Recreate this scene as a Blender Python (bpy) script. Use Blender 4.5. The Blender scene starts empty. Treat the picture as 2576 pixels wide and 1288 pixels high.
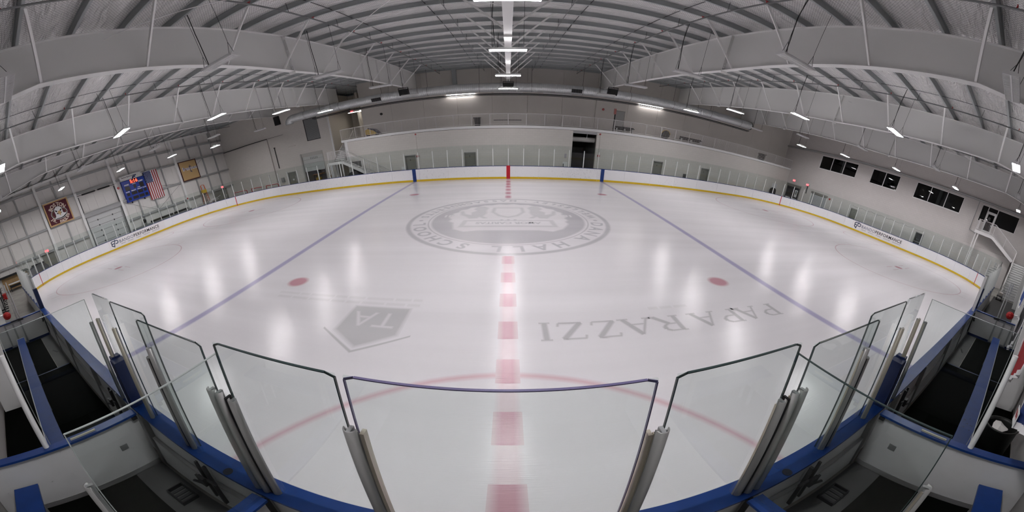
import bpy, math, random
from mathutils import Vector, Matrix
random.seed(7)
PI = math.pi
sc = bpy.context.scene
COL = sc.collection

# ------------------------------------------------------------------ camera
cam = bpy.data.cameras.new('camera')
cam.type = 'PANO'
cam.panorama_type = 'EQUIRECTANGULAR'
cam.longitude_min, cam.longitude_max = -PI / 2, PI / 2
cam.latitude_min, cam.latitude_max = -PI / 4, PI / 4
cam.clip_start = 0.01
camo = bpy.data.objects.new('camera', cam)
COL.objects.link(camo)
_R = [[0.9999424968, -0.0102342884, 0.0032034943], [0.0106971591, 0.9308000943, -0.3653720777], [0.0007575104, 0.3653853359, 0.9308560482]]
_m = Matrix(((_R[0][0], _R[2][0], -_R[1][0], 0.01301), (_R[0][1], _R[2][1], -_R[1][1], -13.96738), (_R[0][2], _R[2][2], -_R[1][2], 3.71616), (0, 0, 0, 1)))
camo.matrix_world = _m
sc.camera = camo

# ------------------------------------------------------------------ world, exposure
w = bpy.data.worlds.new('world'); sc.world = w
w.use_nodes = True
w.node_tree.nodes['Background'].inputs[0].default_value = (0.02, 0.022, 0.026, 1)
w.node_tree.nodes['Background'].inputs[1].default_value = 0.3
sc.view_settings.view_transform = 'Standard'
sc.view_settings.look = 'None'
sc.view_settings.exposure = 0.42
sc.view_settings.gamma = 1.0
sc.view_settings.use_curve_mapping = False
LAMP = 140.0            # radiance of a lit lamp lens
cy = sc.cycles
cy.max_bounces = 7; cy.diffuse_bounces = 4; cy.glossy_bounces = 3; cy.transmission_bounces = 4; cy.transparent_max_bounces = 14
cy.caustics_reflective = False; cy.caustics_refractive = False
cy.sample_clamp_indirect = 6.0
cy.use_denoising = True

# ------------------------------------------------------------------ materials
MATS = {}
def mat(name, col, rough=0.6, metal=0.0, spec=0.4, emit=None, estr=1.0, bump=None, vary=None):
    """plain principled material; bump=(scale,strength,distance), vary=(scale,amount): a little colour noise"""
    if name in MATS: return MATS[name]
    m = bpy.data.materials.new(name); m.use_nodes = True
    nt = m.node_tree; b = nt.nodes['Principled BSDF']
    b.inputs['Base Color'].default_value = (*col, 1)
    b.inputs['Roughness'].default_value = rough
    b.inputs['Metallic'].default_value = metal
    b.inputs['Specular IOR Level'].default_value = spec
    if emit:
        b.inputs['Emission Color'].default_value = (*emit, 1)
        b.inputs['Emission Strength'].default_value = estr
    if bump or vary:
        tc = nt.nodes.new('ShaderNodeTexCoord')
    if bump:
        n = nt.nodes.new('ShaderNodeTexNoise'); n.inputs['Scale'].default_value = bump[0]; n.inputs['Detail'].default_value = 3
        nt.links.new(tc.outputs['Object'], n.inputs['Vector'])
        bp = nt.nodes.new('ShaderNodeBump'); bp.inputs['Strength'].default_value = bump[1]; bp.inputs['Distance'].default_value = bump[2]
        nt.links.new(n.outputs['Fac'], bp.inputs['Height']); nt.links.new(bp.outputs['Normal'], b.inputs['Normal'])
    if vary:
        n = nt.nodes.new('ShaderNodeTexNoise'); n.inputs['Scale'].default_value = vary[0]; n.inputs['Detail'].default_value = 4
        nt.links.new(tc.outputs['Object'], n.inputs['Vector'])
        r = nt.nodes.new('ShaderNodeMapRange'); r.inputs[1].default_value = 0.3; r.inputs[2].default_value = 0.7
        r.inputs[3].default_value = 1 - vary[1]; r.inputs[4].default_value = 1 + vary[1]
        nt.links.new(n.outputs['Fac'], r.inputs[0])
        mx = nt.nodes.new('ShaderNodeMix'); mx.data_type = 'RGBA'; mx.blend_type = 'MULTIPLY'; mx.inputs[0].default_value = 1
        mx.inputs[6].default_value = (*col, 1)
        nt.links.new(r.outputs[0], mx.inputs[7]); nt.links.new(mx.outputs[2], b.inputs['Base Color'])
    MATS[name] = m
    return m

def mat_block(name, col, axis, bw=0.4, bh=0.2, joint=0.86, rough=0.55):
    """painted concrete block: courses as faint joints; axis = the horizontal world axis of the wall"""
    m = bpy.data.materials.new(name); m.use_nodes = True
    nt = m.node_tree; b = nt.nodes['Principled BSDF']; b.inputs['Roughness'].default_value = rough; b.inputs['Specular IOR Level'].default_value = 0.3
    g = nt.nodes.new('ShaderNodeNewGeometry'); s = nt.nodes.new('ShaderNodeSeparateXYZ'); c = nt.nodes.new('ShaderNodeCombineXYZ')
    nt.links.new(g.outputs['Position'], s.inputs[0]); nt.links.new(s.outputs[axis], c.inputs[0]); nt.links.new(s.outputs['Z'], c.inputs[1])
    br = nt.nodes.new('ShaderNodeTexBrick'); br.inputs['Scale'].default_value = 1
    br.inputs['Brick Width'].default_value = bw; br.inputs['Row Height'].default_value = bh; br.inputs['Mortar Size'].default_value = 0.006
    br.inputs['Mortar Smooth'].default_value = 0.3
    br.inputs['Color1'].default_value = (*col, 1); br.inputs['Color2'].default_value = (*[x * 0.97 for x in col], 1)
    br.inputs['Mortar'].default_value = (*[x * joint for x in col], 1)
    nt.links.new(c.outputs[0], br.inputs['Vector']); nt.links.new(br.outputs['Color'], b.inputs['Base Color'])
    bp = nt.nodes.new('ShaderNodeBump'); bp.inputs['Strength'].default_value = 0.35; bp.inputs['Distance'].default_value = 0.01; bp.invert = True
    nt.links.new(br.outputs['Fac'], bp.inputs['Height']); nt.links.new(bp.outputs['Normal'], b.inputs['Normal'])
    return m

def mat_foil():
    """silver-grey vinyl faced roof insulation behind a fine safety netting"""
    m = bpy.data.materials.new('foil_insulation'); m.use_nodes = True
    nt = m.node_tree; b = nt.nodes['Principled BSDF']
    b.inputs['Roughness'].default_value = 0.27; b.inputs['Metallic'].default_value = 0.28
    g = nt.nodes.new('ShaderNodeNewGeometry')
    mp = nt.nodes.new('ShaderNodeMapping'); mp.inputs['Scale'].default_value = (1.1, 4.5, 1)
    nt.links.new(g.outputs['Position'], mp.inputs[0])
    n = nt.nodes.new('ShaderNodeTexNoise'); n.inputs['Scale'].default_value = 1.6; n.inputs['Detail'].default_value = 5; n.inputs['Distortion'].default_value = 0.8
    nt.links.new(mp.outputs[0], n.inputs['Vector'])
    bp = nt.nodes.new('ShaderNodeBump'); bp.inputs['Strength'].default_value = 1.0; bp.inputs['Distance'].default_value = 0.16
    nt.links.new(n.outputs['Fac'], bp.inputs['Height']); nt.links.new(bp.outputs['Normal'], b.inputs['Normal'])
    # netting: two families of diagonal strings
    s = nt.nodes.new('ShaderNodeSeparateXYZ'); nt.links.new(g.outputs['Position'], s.inputs[0])
    facs = []
    for op in ('ADD', 'SUBTRACT'):
        a = nt.nodes.new('ShaderNodeMath'); a.operation = op
        nt.links.new(s.outputs['X'], a.inputs[0]); nt.links.new(s.outputs['Y'], a.inputs[1])
        f = nt.nodes.new('ShaderNodeMath'); f.operation = 'PINGPONG'; f.inputs[1].default_value = 0.045
        nt.links.new(a.outputs[0], f.inputs[0])
        l = nt.nodes.new('ShaderNodeMath'); l.operation = 'LESS_THAN'; l.inputs[1].default_value = 0.006
        nt.links.new(f.outputs[0], l.inputs[0]); facs.append(l)
    mx = nt.nodes.new('ShaderNodeMath'); mx.operation = 'MAXIMUM'
    nt.links.new(facs[0].outputs[0], mx.inputs[0]); nt.links.new(facs[1].outputs[0], mx.inputs[1])
    cm = nt.nodes.new('ShaderNodeMix'); cm.data_type = 'RGBA'
    cm.inputs[6].default_value = (0.88, 0.87, 0.86, 1); cm.inputs[7].default_value = (0.45, 0.45, 0.45, 1)
    nt.links.new(mx.outputs[0], cm.inputs[0]); nt.links.new(cm.outputs[2], b.inputs['Base Color'])
    return m

ICE_ROUGH = 0.19
ICEC = (0.685, 0.668, 0.688)
def ice_nodes(m, col, alpha_attr=False, bg=None):
    """ice: white under a wet, scratched gloss; painted marks use the same gloss so that reflections run on across them"""
    m.use_nodes = True; nt = m.node_tree; b = nt.nodes['Principled BSDF']
    b.inputs['Base Color'].default_value = (*col, 1)
    b.inputs['Roughness'].default_value = ICE_ROUGH; b.inputs['IOR'].default_value = 1.31; b.inputs['Specular IOR Level'].default_value = 0.5
    g = nt.nodes.new('ShaderNodeNewGeometry')
    # long soft resurfacing streaks along the rink
    mp = nt.nodes.new('ShaderNodeMapping'); mp.inputs['Scale'].default_value = (0.05, 0.9, 1)
    nt.links.new(g.outputs['Position'], mp.inputs[0])
    n = nt.nodes.new('ShaderNodeTexNoise'); n.inputs['Scale'].default_value = 1.0; n.inputs['Detail'].default_value = 4
    nt.links.new(mp.outputs[0], n.inputs['Vector'])
    r = nt.nodes.new('ShaderNodeMapRange'); r.inputs[1].default_value = 0.3; r.inputs[2].default_value = 0.7; r.inputs[3].default_value = 0.94; r.inputs[4].default_value = 1.04
    nt.links.new(n.outputs['Fac'], r.inputs[0])
    mx = nt.nodes.new('ShaderNodeMix'); mx.data_type = 'RGBA'; mx.blend_type = 'MULTIPLY'; mx.inputs[0].default_value = 1; mx.inputs[6].default_value = (*col, 1)
    nt.links.new(r.outputs[0], mx.inputs[7]); nt.links.new(mx.outputs[2], b.inputs['Base Color'])
    # fine scratches: stretched noise in two directions
    hs = []
    for rot, scl in ((0.35, (1.0, 26, 1)), (-0.5, (1.4, 34, 1)), (1.2, (1.2, 30, 1))):
        p = nt.nodes.new('ShaderNodeMapping'); p.inputs['Rotation'].default_value = (0, 0, rot); p.inputs['Scale'].default_value = scl
        nt.links.new(g.outputs['Position'], p.inputs[0])
        q = nt.nodes.new('ShaderNodeTexNoise'); q.inputs['Scale'].default_value = 2.2; q.inputs['Detail'].default_value = 3
        nt.links.new(p.outputs[0], q.inputs['Vector']); hs.append(q)
    a1 = nt.nodes.new('ShaderNodeMath'); a1.operation = 'ADD'; nt.links.new(hs[0].outputs['Fac'], a1.inputs[0]); nt.links.new(hs[1].outputs['Fac'], a1.inputs[1])
    a2 = nt.nodes.new('ShaderNodeMath'); a2.operation = 'ADD'; nt.links.new(a1.outputs[0], a2.inputs[0]); nt.links.new(hs[2].outputs['Fac'], a2.inputs[1])
    bp = nt.nodes.new('ShaderNodeBump'); bp.inputs['Strength'].default_value = 0.10; bp.inputs['Distance'].default_value = 0.012
    nt.links.new(a2.outputs[0], bp.inputs['Height']); nt.links.new(bp.outputs['Normal'], b.inputs['Normal'])
    if alpha_attr:                       # painted marks run into the ice around them: 'fade' mixes from the ice colour to the paint
        at = nt.nodes.new('ShaderNodeVertexColor'); at.layer_name = 'fade'
        pc = nt.nodes.new('ShaderNodeMix'); pc.data_type = 'RGBA'
        pc.inputs[6].default_value = (*(bg or ICEC), 1); pc.inputs[7].default_value = (*col, 1)
        nt.links.new(at.outputs['Color'], pc.inputs[0]); nt.links.new(pc.outputs[2], mx.inputs[6])
def mat_ice(name, col, fade=False, bg=None):
    if name in MATS: return MATS[name]
    m = bpy.data.materials.new(name); ice_nodes(m, col, fade, bg); MATS[name] = m
    return m

def mat_glass(name, tint, gloss=0.9):
    """thin safety glass: see-through, slightly green, mirror-like at a glance"""
    m = bpy.data.materials.new(name); m.use_nodes = True
    nt = m.node_tree; nt.nodes.remove(nt.nodes['Principled BSDF'])
    o = nt.nodes['Material Output']
    t = nt.nodes.new('ShaderNodeBsdfTransparent'); t.inputs[0].default_value = (*tint, 1)
    g = nt.nodes.new('ShaderNodeBsdfGlossy'); g.inputs['Roughness'].default_value = 0.02; g.inputs[0].default_value = (gloss, gloss, gloss, 1)
    f = nt.nodes.new('ShaderNodeFresnel'); f.inputs[0].default_value = 1.45
    ge = nt.nodes.new('ShaderNodeNewGeometry')
    inv = nt.nodes.new('ShaderNodeMath'); inv.operation = 'SUBTRACT'; inv.inputs[0].default_value = 1
    nt.links.new(ge.outputs['Backfacing'], inv.inputs[1])
    mu = nt.nodes.new('ShaderNodeMath'); mu.operation = 'MULTIPLY'
    nt.links.new(f.outputs[0], mu.inputs[0]); nt.links.new(inv.outputs[0], mu.inputs[1])
    x = nt.nodes.new('ShaderNodeMixShader')
    nt.links.new(mu.outputs[0], x.inputs[0]); nt.links.new(t.outputs[0], x.inputs[1]); nt.links.new(g.outputs[0], x.inputs[2])
    nt.links.new(x.outputs[0], o.inputs['Surface'])
    return m

def mat_board():
    """white plastic dasher board peppered with dark puck marks"""
    m = bpy.data.materials.new('board_white'); m.use_nodes = True
    nt = m.node_tree; b = nt.nodes['Principled BSDF']; b.inputs['Roughness'].default_value = 0.35
    g = nt.nodes.new('ShaderNodeNewGeometry')
    n = nt.nodes.new('ShaderNodeTexNoise'); n.inputs['Scale'].default_value = 14; n.inputs['Detail'].default_value = 3; n.inputs['Roughness'].default_value = 0.7
    nt.links.new(g.outputs['Position'], n.inputs['Vector'])
    n2 = nt.nodes.new('ShaderNodeTexNoise'); n2.inputs['Scale'].default_value = 0.25
    nt.links.new(g.outputs['Position'], n2.inputs['Vector'])
    th = nt.nodes.new('ShaderNodeMapRange'); th.inputs[1].default_value = 0.35; th.inputs[2].default_value = 0.65; th.inputs[3].default_value = 0.70; th.inputs[4].default_value = 0.62
    nt.links.new(n2.outputs['Fac'], th.inputs[0])
    sb = nt.nodes.new('ShaderNodeMath'); sb.operation = 'SUBTRACT'; nt.links.new(n.outputs['Fac'], sb.inputs[0]); nt.links.new(th.outputs[0], sb.inputs[1])
    mr = nt.nodes.new('ShaderNodeMapRange'); mr.inputs[1].default_value = 0; mr.inputs[2].default_value = 0.04; mr.inputs[3].default_value = 0; mr.inputs[4].default_value = 0.75
    nt.links.new(sb.outputs[0], mr.inputs[0])
    cm = nt.nodes.new('ShaderNodeMix'); cm.data_type = 'RGBA'; cm.inputs[6].default_value = (0.78, 0.78, 0.80, 1); cm.inputs[7].default_value = (0.16, 0.16, 0.19, 1)
    nt.links.new(mr.outputs[0], cm.inputs[0]); nt.links.new(cm.outputs[2], b.inputs['Base Color'])
    return m

def mat_rib(name, col, axis='X', pitch=0.076, metal=0.8, rough=0.35, strength=0.9):
    """ribbed sheet metal: spiral duct seams or corrugated cladding"""
    m = bpy.data.materials.new(name); m.use_nodes = True
    nt = m.node_tree; b = nt.nodes['Principled BSDF']; b.inputs['Base Color'].default_value = (*col, 1)
    b.inputs['Metallic'].default_value = metal; b.inputs['Roughness'].default_value = rough
    g = nt.nodes.new('ShaderNodeNewGeometry'); s = nt.nodes.new('ShaderNodeSeparateXYZ'); nt.links.new(g.outputs['Position'], s.inputs[0])
    f = nt.nodes.new('ShaderNodeMath'); f.operation = 'PINGPONG'; f.inputs[1].default_value = pitch
    nt.links.new(s.outputs[axis], f.inputs[0])
    r = nt.nodes.new('ShaderNodeMapRange'); r.inputs[1].default_value = 0; r.inputs[2].default_value = pitch * 0.35; r.inputs[3].default_value = 1; r.inputs[4].default_value = 0
    nt.links.new(f.outputs[0], r.inputs[0])
    bp = nt.nodes.new('ShaderNodeBump'); bp.inputs['Strength'].default_value = strength; bp.inputs['Distance'].default_value = 0.02
    nt.links.new(r.outputs[0], bp.inputs['Height']); nt.links.new(bp.outputs['Normal'], b.inputs['Normal'])
    return m

STEEL = mat('white_steel', (0.74, 0.74, 0.73), 0.5)
PURL = mat('grey_purlin', (0.36, 0.38, 0.385), 0.45, 0.1)
PIPE = mat('grey_pipe', (0.16, 0.165, 0.165), 0.5, 0.2)
DARKM = mat('dark_metal', (0.03, 0.03, 0.032), 0.5)
BLACK = mat('black_plastic', (0.008, 0.008, 0.009), 0.5)
WIRE = mat('black_wire', (0.02, 0.02, 0.02), 0.6)
BRACE_LIT = mat('brace_white_lit', (0.84, 0.84, 0.83), 0.45)  # lighter than the girder steel: light falling on the braces put into colour
POSTW = mat('post_white', (0.78, 0.78, 0.77), 0.35, 0.1)
GALV = mat('galvanised', (0.33, 0.34, 0.34), 0.4, 0.5)
ALU = mat('aluminium', (0.55, 0.55, 0.55), 0.32, 0.7)
ALUD = mat('aluminium_tan', (0.50, 0.46, 0.38), 0.35, 0.6)
WHITE = mat('white_paint', (0.72, 0.72, 0.72), 0.45)
CREAM = mat('cream_paint', (0.52, 0.49, 0.45), 0.6)
WALLU = mat('precast_wall', (0.60, 0.57, 0.535), 0.7, vary=(0.35, 0.05))
BLOCKX = mat_block('painted_block_x', (0.60, 0.575, 0.545), 'X')
BLOCKY = mat_block('painted_block_y', (0.55, 0.52, 0.505), 'Y')
PANELW = mat('insulated_panel', (0.66, 0.645, 0.625), 0.5, vary=(0.6, 0.03))
GIRT = mat('grey_girt', (0.36, 0.365, 0.365), 0.45, 0.2)
FOIL = mat_foil()
CONC = mat('concrete', (0.25, 0.24, 0.22), 0.65, bump=(8, 0.15, 0.01), vary=(1.3, 0.18))
CONCD = mat('dark_concrete', (0.07, 0.07, 0.07), 0.6, vary=(1.5, 0.2))
RUBBER = mat('black_rubber', (0.003, 0.0035, 0.003), 0.9, spec=0.02)
BLUE = mat('royal_blue', (0.006, 0.034, 0.165), 0.4, vary=(6, 0.12))
BLUED = mat('navy_pad', (0.006, 0.016, 0.07), 0.45, bump=(30, 0.2, 0.004))
YEL = mat('kick_yellow', (0.62, 0.42, 0.015), 0.4)
BOARD = mat_board()
BOARDB = mat('board_back', (0.62, 0.63, 0.64), 0.4, vary=(2, 0.04))
GLASS = mat_glass('safety_glass', (0.925, 0.952, 0.942))
GEDGE = mat('glass_edge', (0.022, 0.036, 0.036), 0.2)
LIT = mat('lamp_lens', (0.9, 0.9, 0.9), 0.5, emit=(1.0, 0.965, 0.985), estr=LAMP)
LITW = mat('wall_lamp_lens', (0.9, 0.9, 0.9), 0.5, emit=(1.0, 0.95, 0.93), estr=26.0)
UNLIT = mat('lamp_lens_off', (0.62, 0.62, 0.62), 0.35)
RED = mat('red_paint', (0.42, 0.012, 0.012), 0.4)
REDG = mat('red_glow', (0.8, 0.05, 0.06), 0.4, emit=(1, 0.06, 0.09), estr=1.6)
DOORM = mat('door_grey', (0.20, 0.20, 0.175), 0.45)
DARKGLASS = mat('dark_window', (0.012, 0.014, 0.015), 0.06, spec=0.6)
DUCT = mat_rib('spiral_duct', (0.70, 0.72, 0.73), 'X', 0.075, 0.55, 0.33, 0.8)

# ------------------------------------------------------------------ mesh builder
class MB:
    def __init__(s): s.v = []; s.f = []; s.sm = []
    def add(s, vs, fs, smooth=False):
        o = len(s.v); s.v += [tuple(p) for p in vs]
        for f in fs: s.f.append(tuple(i + o for i in f)); s.sm.append(smooth)
        return s
    def box(s, x0, x1, y0, y1, z0, z1):
        x0, x1 = min(x0, x1), max(x0, x1); y0, y1 = min(y0, y1), max(y0, y1); z0, z1 = min(z0, z1), max(z0, z1)
        return s.add([(x0, y0, z0), (x1, y0, z0), (x1, y1, z0), (x0, y1, z0), (x0, y0, z1), (x1, y0, z1), (x1, y1, z1), (x0, y1, z1)],
                     [(0, 3, 2, 1), (4, 5, 6, 7), (0, 1, 5, 4), (1, 2, 6, 5), (2, 3, 7, 6), (3, 0, 4, 7)])
    def cbox(s, c, a, b, d, ch=0.0):
        """box about c with half-vectors a, b, d"""
        c, a, b, d = map(Vector, (c, a, b, d))
        p = [c - a - b - d, c + a - b - d, c + a + b - d, c - a + b - d, c - a - b + d, c + a - b + d, c + a + b + d, c - a + b + d]
        fl = a.cross(b).dot(d) < 0
        fs = [(0, 3, 2, 1), (4, 5, 6, 7), (0, 1, 5, 4), (1, 2, 6, 5), (2, 3, 7, 6), (3, 0, 4, 7)]
        return s.add(p, [f[::-1] for f in fs] if fl else fs)
    def bar(s, p, q, w, h, up=(0, 0, 1)):
        p, q = Vector(p), Vector(q); d = q - p; u = Vector(up)
        x = d.cross(u)
        if x.length < 1e-6: x = d.cross(Vector((1, 0, 0)))
        x.normalize(); y = x.cross(d).normalized()
        return s.cbox((p + q) / 2, x * (w / 2), d / 2, y * (h / 2))
    def tube(s, p, q, r, n=8, r2=None, cap=True):
        p, q = Vector(p), Vector(q); d = (q - p).normalized()
        u = Vector((0, 0, 1)) if abs(d.z) < 0.9 else Vector((1, 0, 0))
        x = d.cross(u).normalized(); y = x.cross(d)
        r2 = r if r2 is None else r2
        vs = [p + (x * math.cos(2 * PI * i / n) + y * math.sin(2 * PI * i / n)) * r for i in range(n)] + [q + (x * math.cos(2 * PI * i / n) + y * math.sin(2 * PI * i / n)) * r2 for i in range(n)]
        s.add(vs, [(i, (i + 1) % n, n + (i + 1) % n, n + i) for i in range(n)], True)
        if cap: s.add(vs, [tuple(range(n))[::-1], tuple(range(n, 2 * n))])
        return s
    def path(s, pts, r, n=6, closed=False):
        P = list(pts) + ([pts[0]] if closed else [])
        for a, b in zip(P, P[1:]): s.tube(a, b, r, n)
        return s
    def prism(s, poly, vec):
        """extrude the planar polygon (3-D points) by vec"""
        n = len(poly); a = [Vector(p) for p in poly]; b = [p + Vector(vec) for p in a]
        nrm = Vector((0, 0, 0))
        for i in range(n): nrm += a[i].cross(a[(i + 1) % n])
        if nrm.dot(Vector(vec)) > 0: a, b = a, b
        else: a, b = a[::-1], b[::-1]
        return s.add(a + b, [tuple(range(n))[::-1], tuple(range(n, 2 * n))] + [(i, (i + 1) % n, n + (i + 1) % n, n + i) for i in range(n)])
    def lathe(s, prof, c, n=20, ax=(0, 0, 1)):
        c, ax = Vector(c), Vector(ax).normalized()
        u = Vector((1, 0, 0)) if abs(ax.x) < 0.9 else Vector((0, 1, 0))
        x = ax.cross(u).normalized(); y = ax.cross(x)
        vs = []
        for r, h in prof:
            for i in range(n): vs.append(c + ax * h + (x * math.cos(2 * PI * i / n) + y * math.sin(2 * PI * i / n)) * r)
        fs = []
        for k in range(len(prof) - 1):
            for i in range(n): fs.append((k * n + i, k * n + (i + 1) % n, (k + 1) * n + (i + 1) % n, (k + 1) * n + i))
        return s.add(vs, fs, True)
    def join(s, o):
        k = len(s.v); s.v += o.v; s.f += [tuple(i + k for i in f) for f in o.f]; s.sm += o.sm
        return s

WLOC = {}
def _mesh(name, mb, m, off):
    me = bpy.data.meshes.new(name)
    me.from_pydata([(x - off[0], y - off[1], z - off[2]) for x, y, z in mb.v], [], mb.f)
    if any(mb.sm): me.polygons.foreach_set('use_smooth', mb.sm)
    me.materials.append(m); me.update()
    return me
def tag(o, label=None, cat=None, group=None, kind=None):
    if label: o['label'] = label
    if cat: o['category'] = cat
    if group: o['group'] = group
    if kind: o['kind'] = kind
    return o
def thing(name, label, cat, loc=(0, 0, 0), group=None, kind=None):
    o = bpy.data.objects.new(name, None); o.empty_display_size = 0.1
    COL.objects.link(o); o.location = loc; WLOC[o.name] = tuple(loc)
    return tag(o, label, cat, group, kind)
def part(par, name, mb, m, label=None, kind=None):
    """child mesh; mb is in world coordinates"""
    off = WLOC[par.name]
    o = bpy.data.objects.new(name, _mesh(name, mb, m, off)); COL.objects.link(o); o.parent = par
    WLOC[o.name] = off
    return tag(o, label, kind=kind)
def solo(name, mb, m, label, cat, group=None, kind=None):
    xs, ys, zs = zip(*mb.v); off = ((min(xs) + max(xs)) / 2, (min(ys) + max(ys)) / 2, min(zs))
    o = bpy.data.objects.new(name, _mesh(name, mb, m, off)); COL.objects.link(o); o.location = off; WLOC[o.name] = off
    return tag(o, label, cat, group, kind)
def struct(name, mb, m, label, cat):
    return solo(name, mb, m, label, cat, None, 'structure')
def piece(par, name, me):
    """a further piece sharing mesh data"""
    o = bpy.data.objects.new(name, me); COL.objects.link(o); o.parent = par; WLOC[o.name] = WLOC[par.name]
    return o
def dup(root, loc, label=None, group=None):
    r = root.copy(); COL.objects.link(r); r.location = loc; WLOC[r.name] = tuple(loc)
    if label: r['label'] = label
    if group: r['group'] = group
    for c in list(root.children):
        k = c.copy(); COL.objects.link(k); k.parent = r; WLOC[k.name] = tuple(loc)
        for g in list(c.children):
            j = g.copy(); COL.objects.link(j); j.parent = k; WLOC[j.name] = tuple(loc)
    return r

def text(s, size, o, ux, uy, depth=0.004, bold=0.0, align='CENTER', space=1.0, sx=1.0):
    """flat lettering as a mesh: o = anchor on the baseline, ux / uy = the directions of reading and of the letters' tops"""
    cu = bpy.data.curves.new('t', 'FONT'); cu.body = s; cu.size = size; cu.align_x = align; cu.offset = bold; cu.extrude = 0; cu.resolution_u = 3; cu.space_character = space
    ob = bpy.data.objects.new('t', cu); COL.objects.link(ob)
    me = bpy.data.meshes.new_from_object(ob)
    ux, uy, o = Vector(ux), Vector(uy), Vector(o); nz = ux.cross(uy)
    mb = MB()
    mb.add([o + ux * v.co.x * sx + uy * v.co.y + nz * depth for v in me.vertices], [tuple(p.vertices) for p in me.polygons])
    bpy.data.objects.remove(ob); bpy.data.curves.remove(cu); bpy.data.meshes.remove(me)
    return mb
def wall_y(y0, y1, x0, x1, z0, z1, holes=()):
    """wall slab between y0 and y1 with rectangular openings (x0,x1,z0,z1)"""
    xs = sorted({x0, x1, *[h[0] for h in holes], *[h[1] for h in holes]}); zs = sorted({z0, z1, *[h[2] for h in holes], *[h[3] for h in holes]})
    m = MB()
    for a, b in zip(xs, xs[1:]):
        for c, d in zip(zs, zs[1:]):
            mx, mz = (a + b) / 2, (c + d) / 2
            if not any(h[0] < mx < h[1] and h[2] < mz < h[3] for h in holes): m.box(a, b, y0, y1, c, d)
    return m
def wall_x(x0, x1, y0, y1, z0, z1, holes=()):
    t = wall_y(x0, x1, y0, y1, z0, z1, holes)
    r = MB()
    r.add([(b, a, c) for a, b, c in t.v], [f[::-1] for f in t.f])
    return r
def zr(y): return 9.30 + 0.0405 * y        # top of the girders
XL, XR, YN, YB, YU = -32.3, 31.4, -15.25, 15.0, 16.5

# ================================================================== the building shell
struct('floor', MB().box(-32.8, 31.9, -15.6, 24.6, -0.30, -0.012), CONC, 'bare concrete slab around the ice rink', 'floor')

# ---- roof sheet: foil insulation sagging between the purlins, purlins and sag rods as its pieces
PY = [-11.45 + 1.46 * k for k in range(-3, 25)]
def roof_sheet():
    m = MB(); ys = []
    for a, b in zip(PY, PY[1:]):
        for t in (0, .07, .3, .5, .7, .93): ys.append((a + (b - a) * t, -0.085 * (1 - abs(2 * t - 1) ** 1.6)))
    ys.append((PY[-1], 0)); xs = [-32.6 + 64.6 * i / 68 for i in range(69)]
    n = len(ys); r = random.Random(3)
    for x in xs:
        for y, s in ys: m.v.append((x, y, zr(y) + 0.235 + s * (0.6 + 0.8 * r.random())))
    for i in range(len(xs) - 1):
        for j in range(n - 1):
            m.f.append((i * n + j, i * n + j + 1, (i + 1) * n + j + 1, (i + 1) * n + j)); m.sm.append(True)
    k = len(m.v)                                      # outer skin closes the roof against the sky
    m.add([(-32.9, -16.2, zr(-16.2) + .5), (32.2, -16.2, zr(-16.2) + .5), (32.2, 25, zr(25) + .5), (-32.9, 25, zr(25) + .5)], [(0, 1, 2, 3)])
    return m
ceil = struct('ceiling', roof_sheet(), FOIL, 'silver foil roof insulation behind netting above the rink', 'ceiling')
pm = MB()
for zz, hh, ww in ((0.115, 0.22, 0.012), (0.008, 0.012, 0.07), (0.222, 0.012, 0.07)): pm.box(-32.4, 31.5, -ww / 2, ww / 2, zz - hh / 2, zz + hh / 2)
pm.box(-32.4, 31.5, -0.041, -0.033, 0.008, 0.028)
PME = _mesh('purlin', pm, PURL, (0, 0, 0))
cl = WLOC[ceil.name]
for y in PY[1:]:
    o = piece(ceil, 'purlin', PME); o.location = (-cl[0], y - cl[1], zr(y) - cl[2])
SAG = []
for b in range(-4, 4):
    for t in (1 / 3, 2 / 3): SAG.append((b + t) * 7.62)
for x in SAG:
    part(ceil, 'sag_rod', MB().bar((x, PY[1], zr(PY[1]) + .10), (x, PY[-6], zr(PY[-6]) + .10), .03, .012), DARKM)

# ---- walls
wb = wall_y(YB, YB + .3, -14.75, XR + .3, 0, 4.25, [(5.42, 7.52, -1, 4.22), (-9.06, -8.04, -1, 2.25), (-3.75, -2.75, -1, 2.17), (13.17, 14.15, -1, 2.2), (18.53, 19.5, -1, 2.2), (16.56, 17.08, .75, 1.3)])
struct('wall_back', wb, BLOCKX, 'grey painted block wall below the balcony behind the far boards', 'wall')
# the upper wall: tall precast panels with open joints
wu = thing('wall_back.001', 'tall smooth grey panel wall above the balcony walkway', 'wall', (9, YU, 4.4), kind='structure')
xs = [-13.15]
while xs[-1] < XR + .3: xs.append(min(xs[-1] + 2.95, XR + .31))
for a, b in zip(xs, xs[1:]):
    if b - a < .05: continue
    h = [(9.28, 10.25, 4.5, 6.6)] if a < 9.3 < b else []
    part(wu, 'wall_panel', wall_y(YU, YU + .25, a + .008, b - .008, 4.3, zr(YU) + .22, h), WALLU)
part(wu, 'backing', MB().box(-13.1, XR + .3, YU + .25, YU + .3, 4.3, zr(YU) + .22), DARKM)
# back wall left of the stair, with its overhead door and blank shutter
wl = wall_y(16.3, 16.6, XL - .3, -16.75, 0, zr(16.3) + .22, [(-20.95, -18.05, -1, 3.95), (-23.1, -21.95, -1, 2.2)])
struct('wall_back.002', wl, BLOCKX, 'tall painted wall around the half open roller door left of the stair', 'wall')
struct('trim_1', MB().box(XL, -24.75, 16.12, 16.3, 0, 6.55), BLOCKX, 'lower thick block facing at the left end of the back wall', 'trim')
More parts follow.
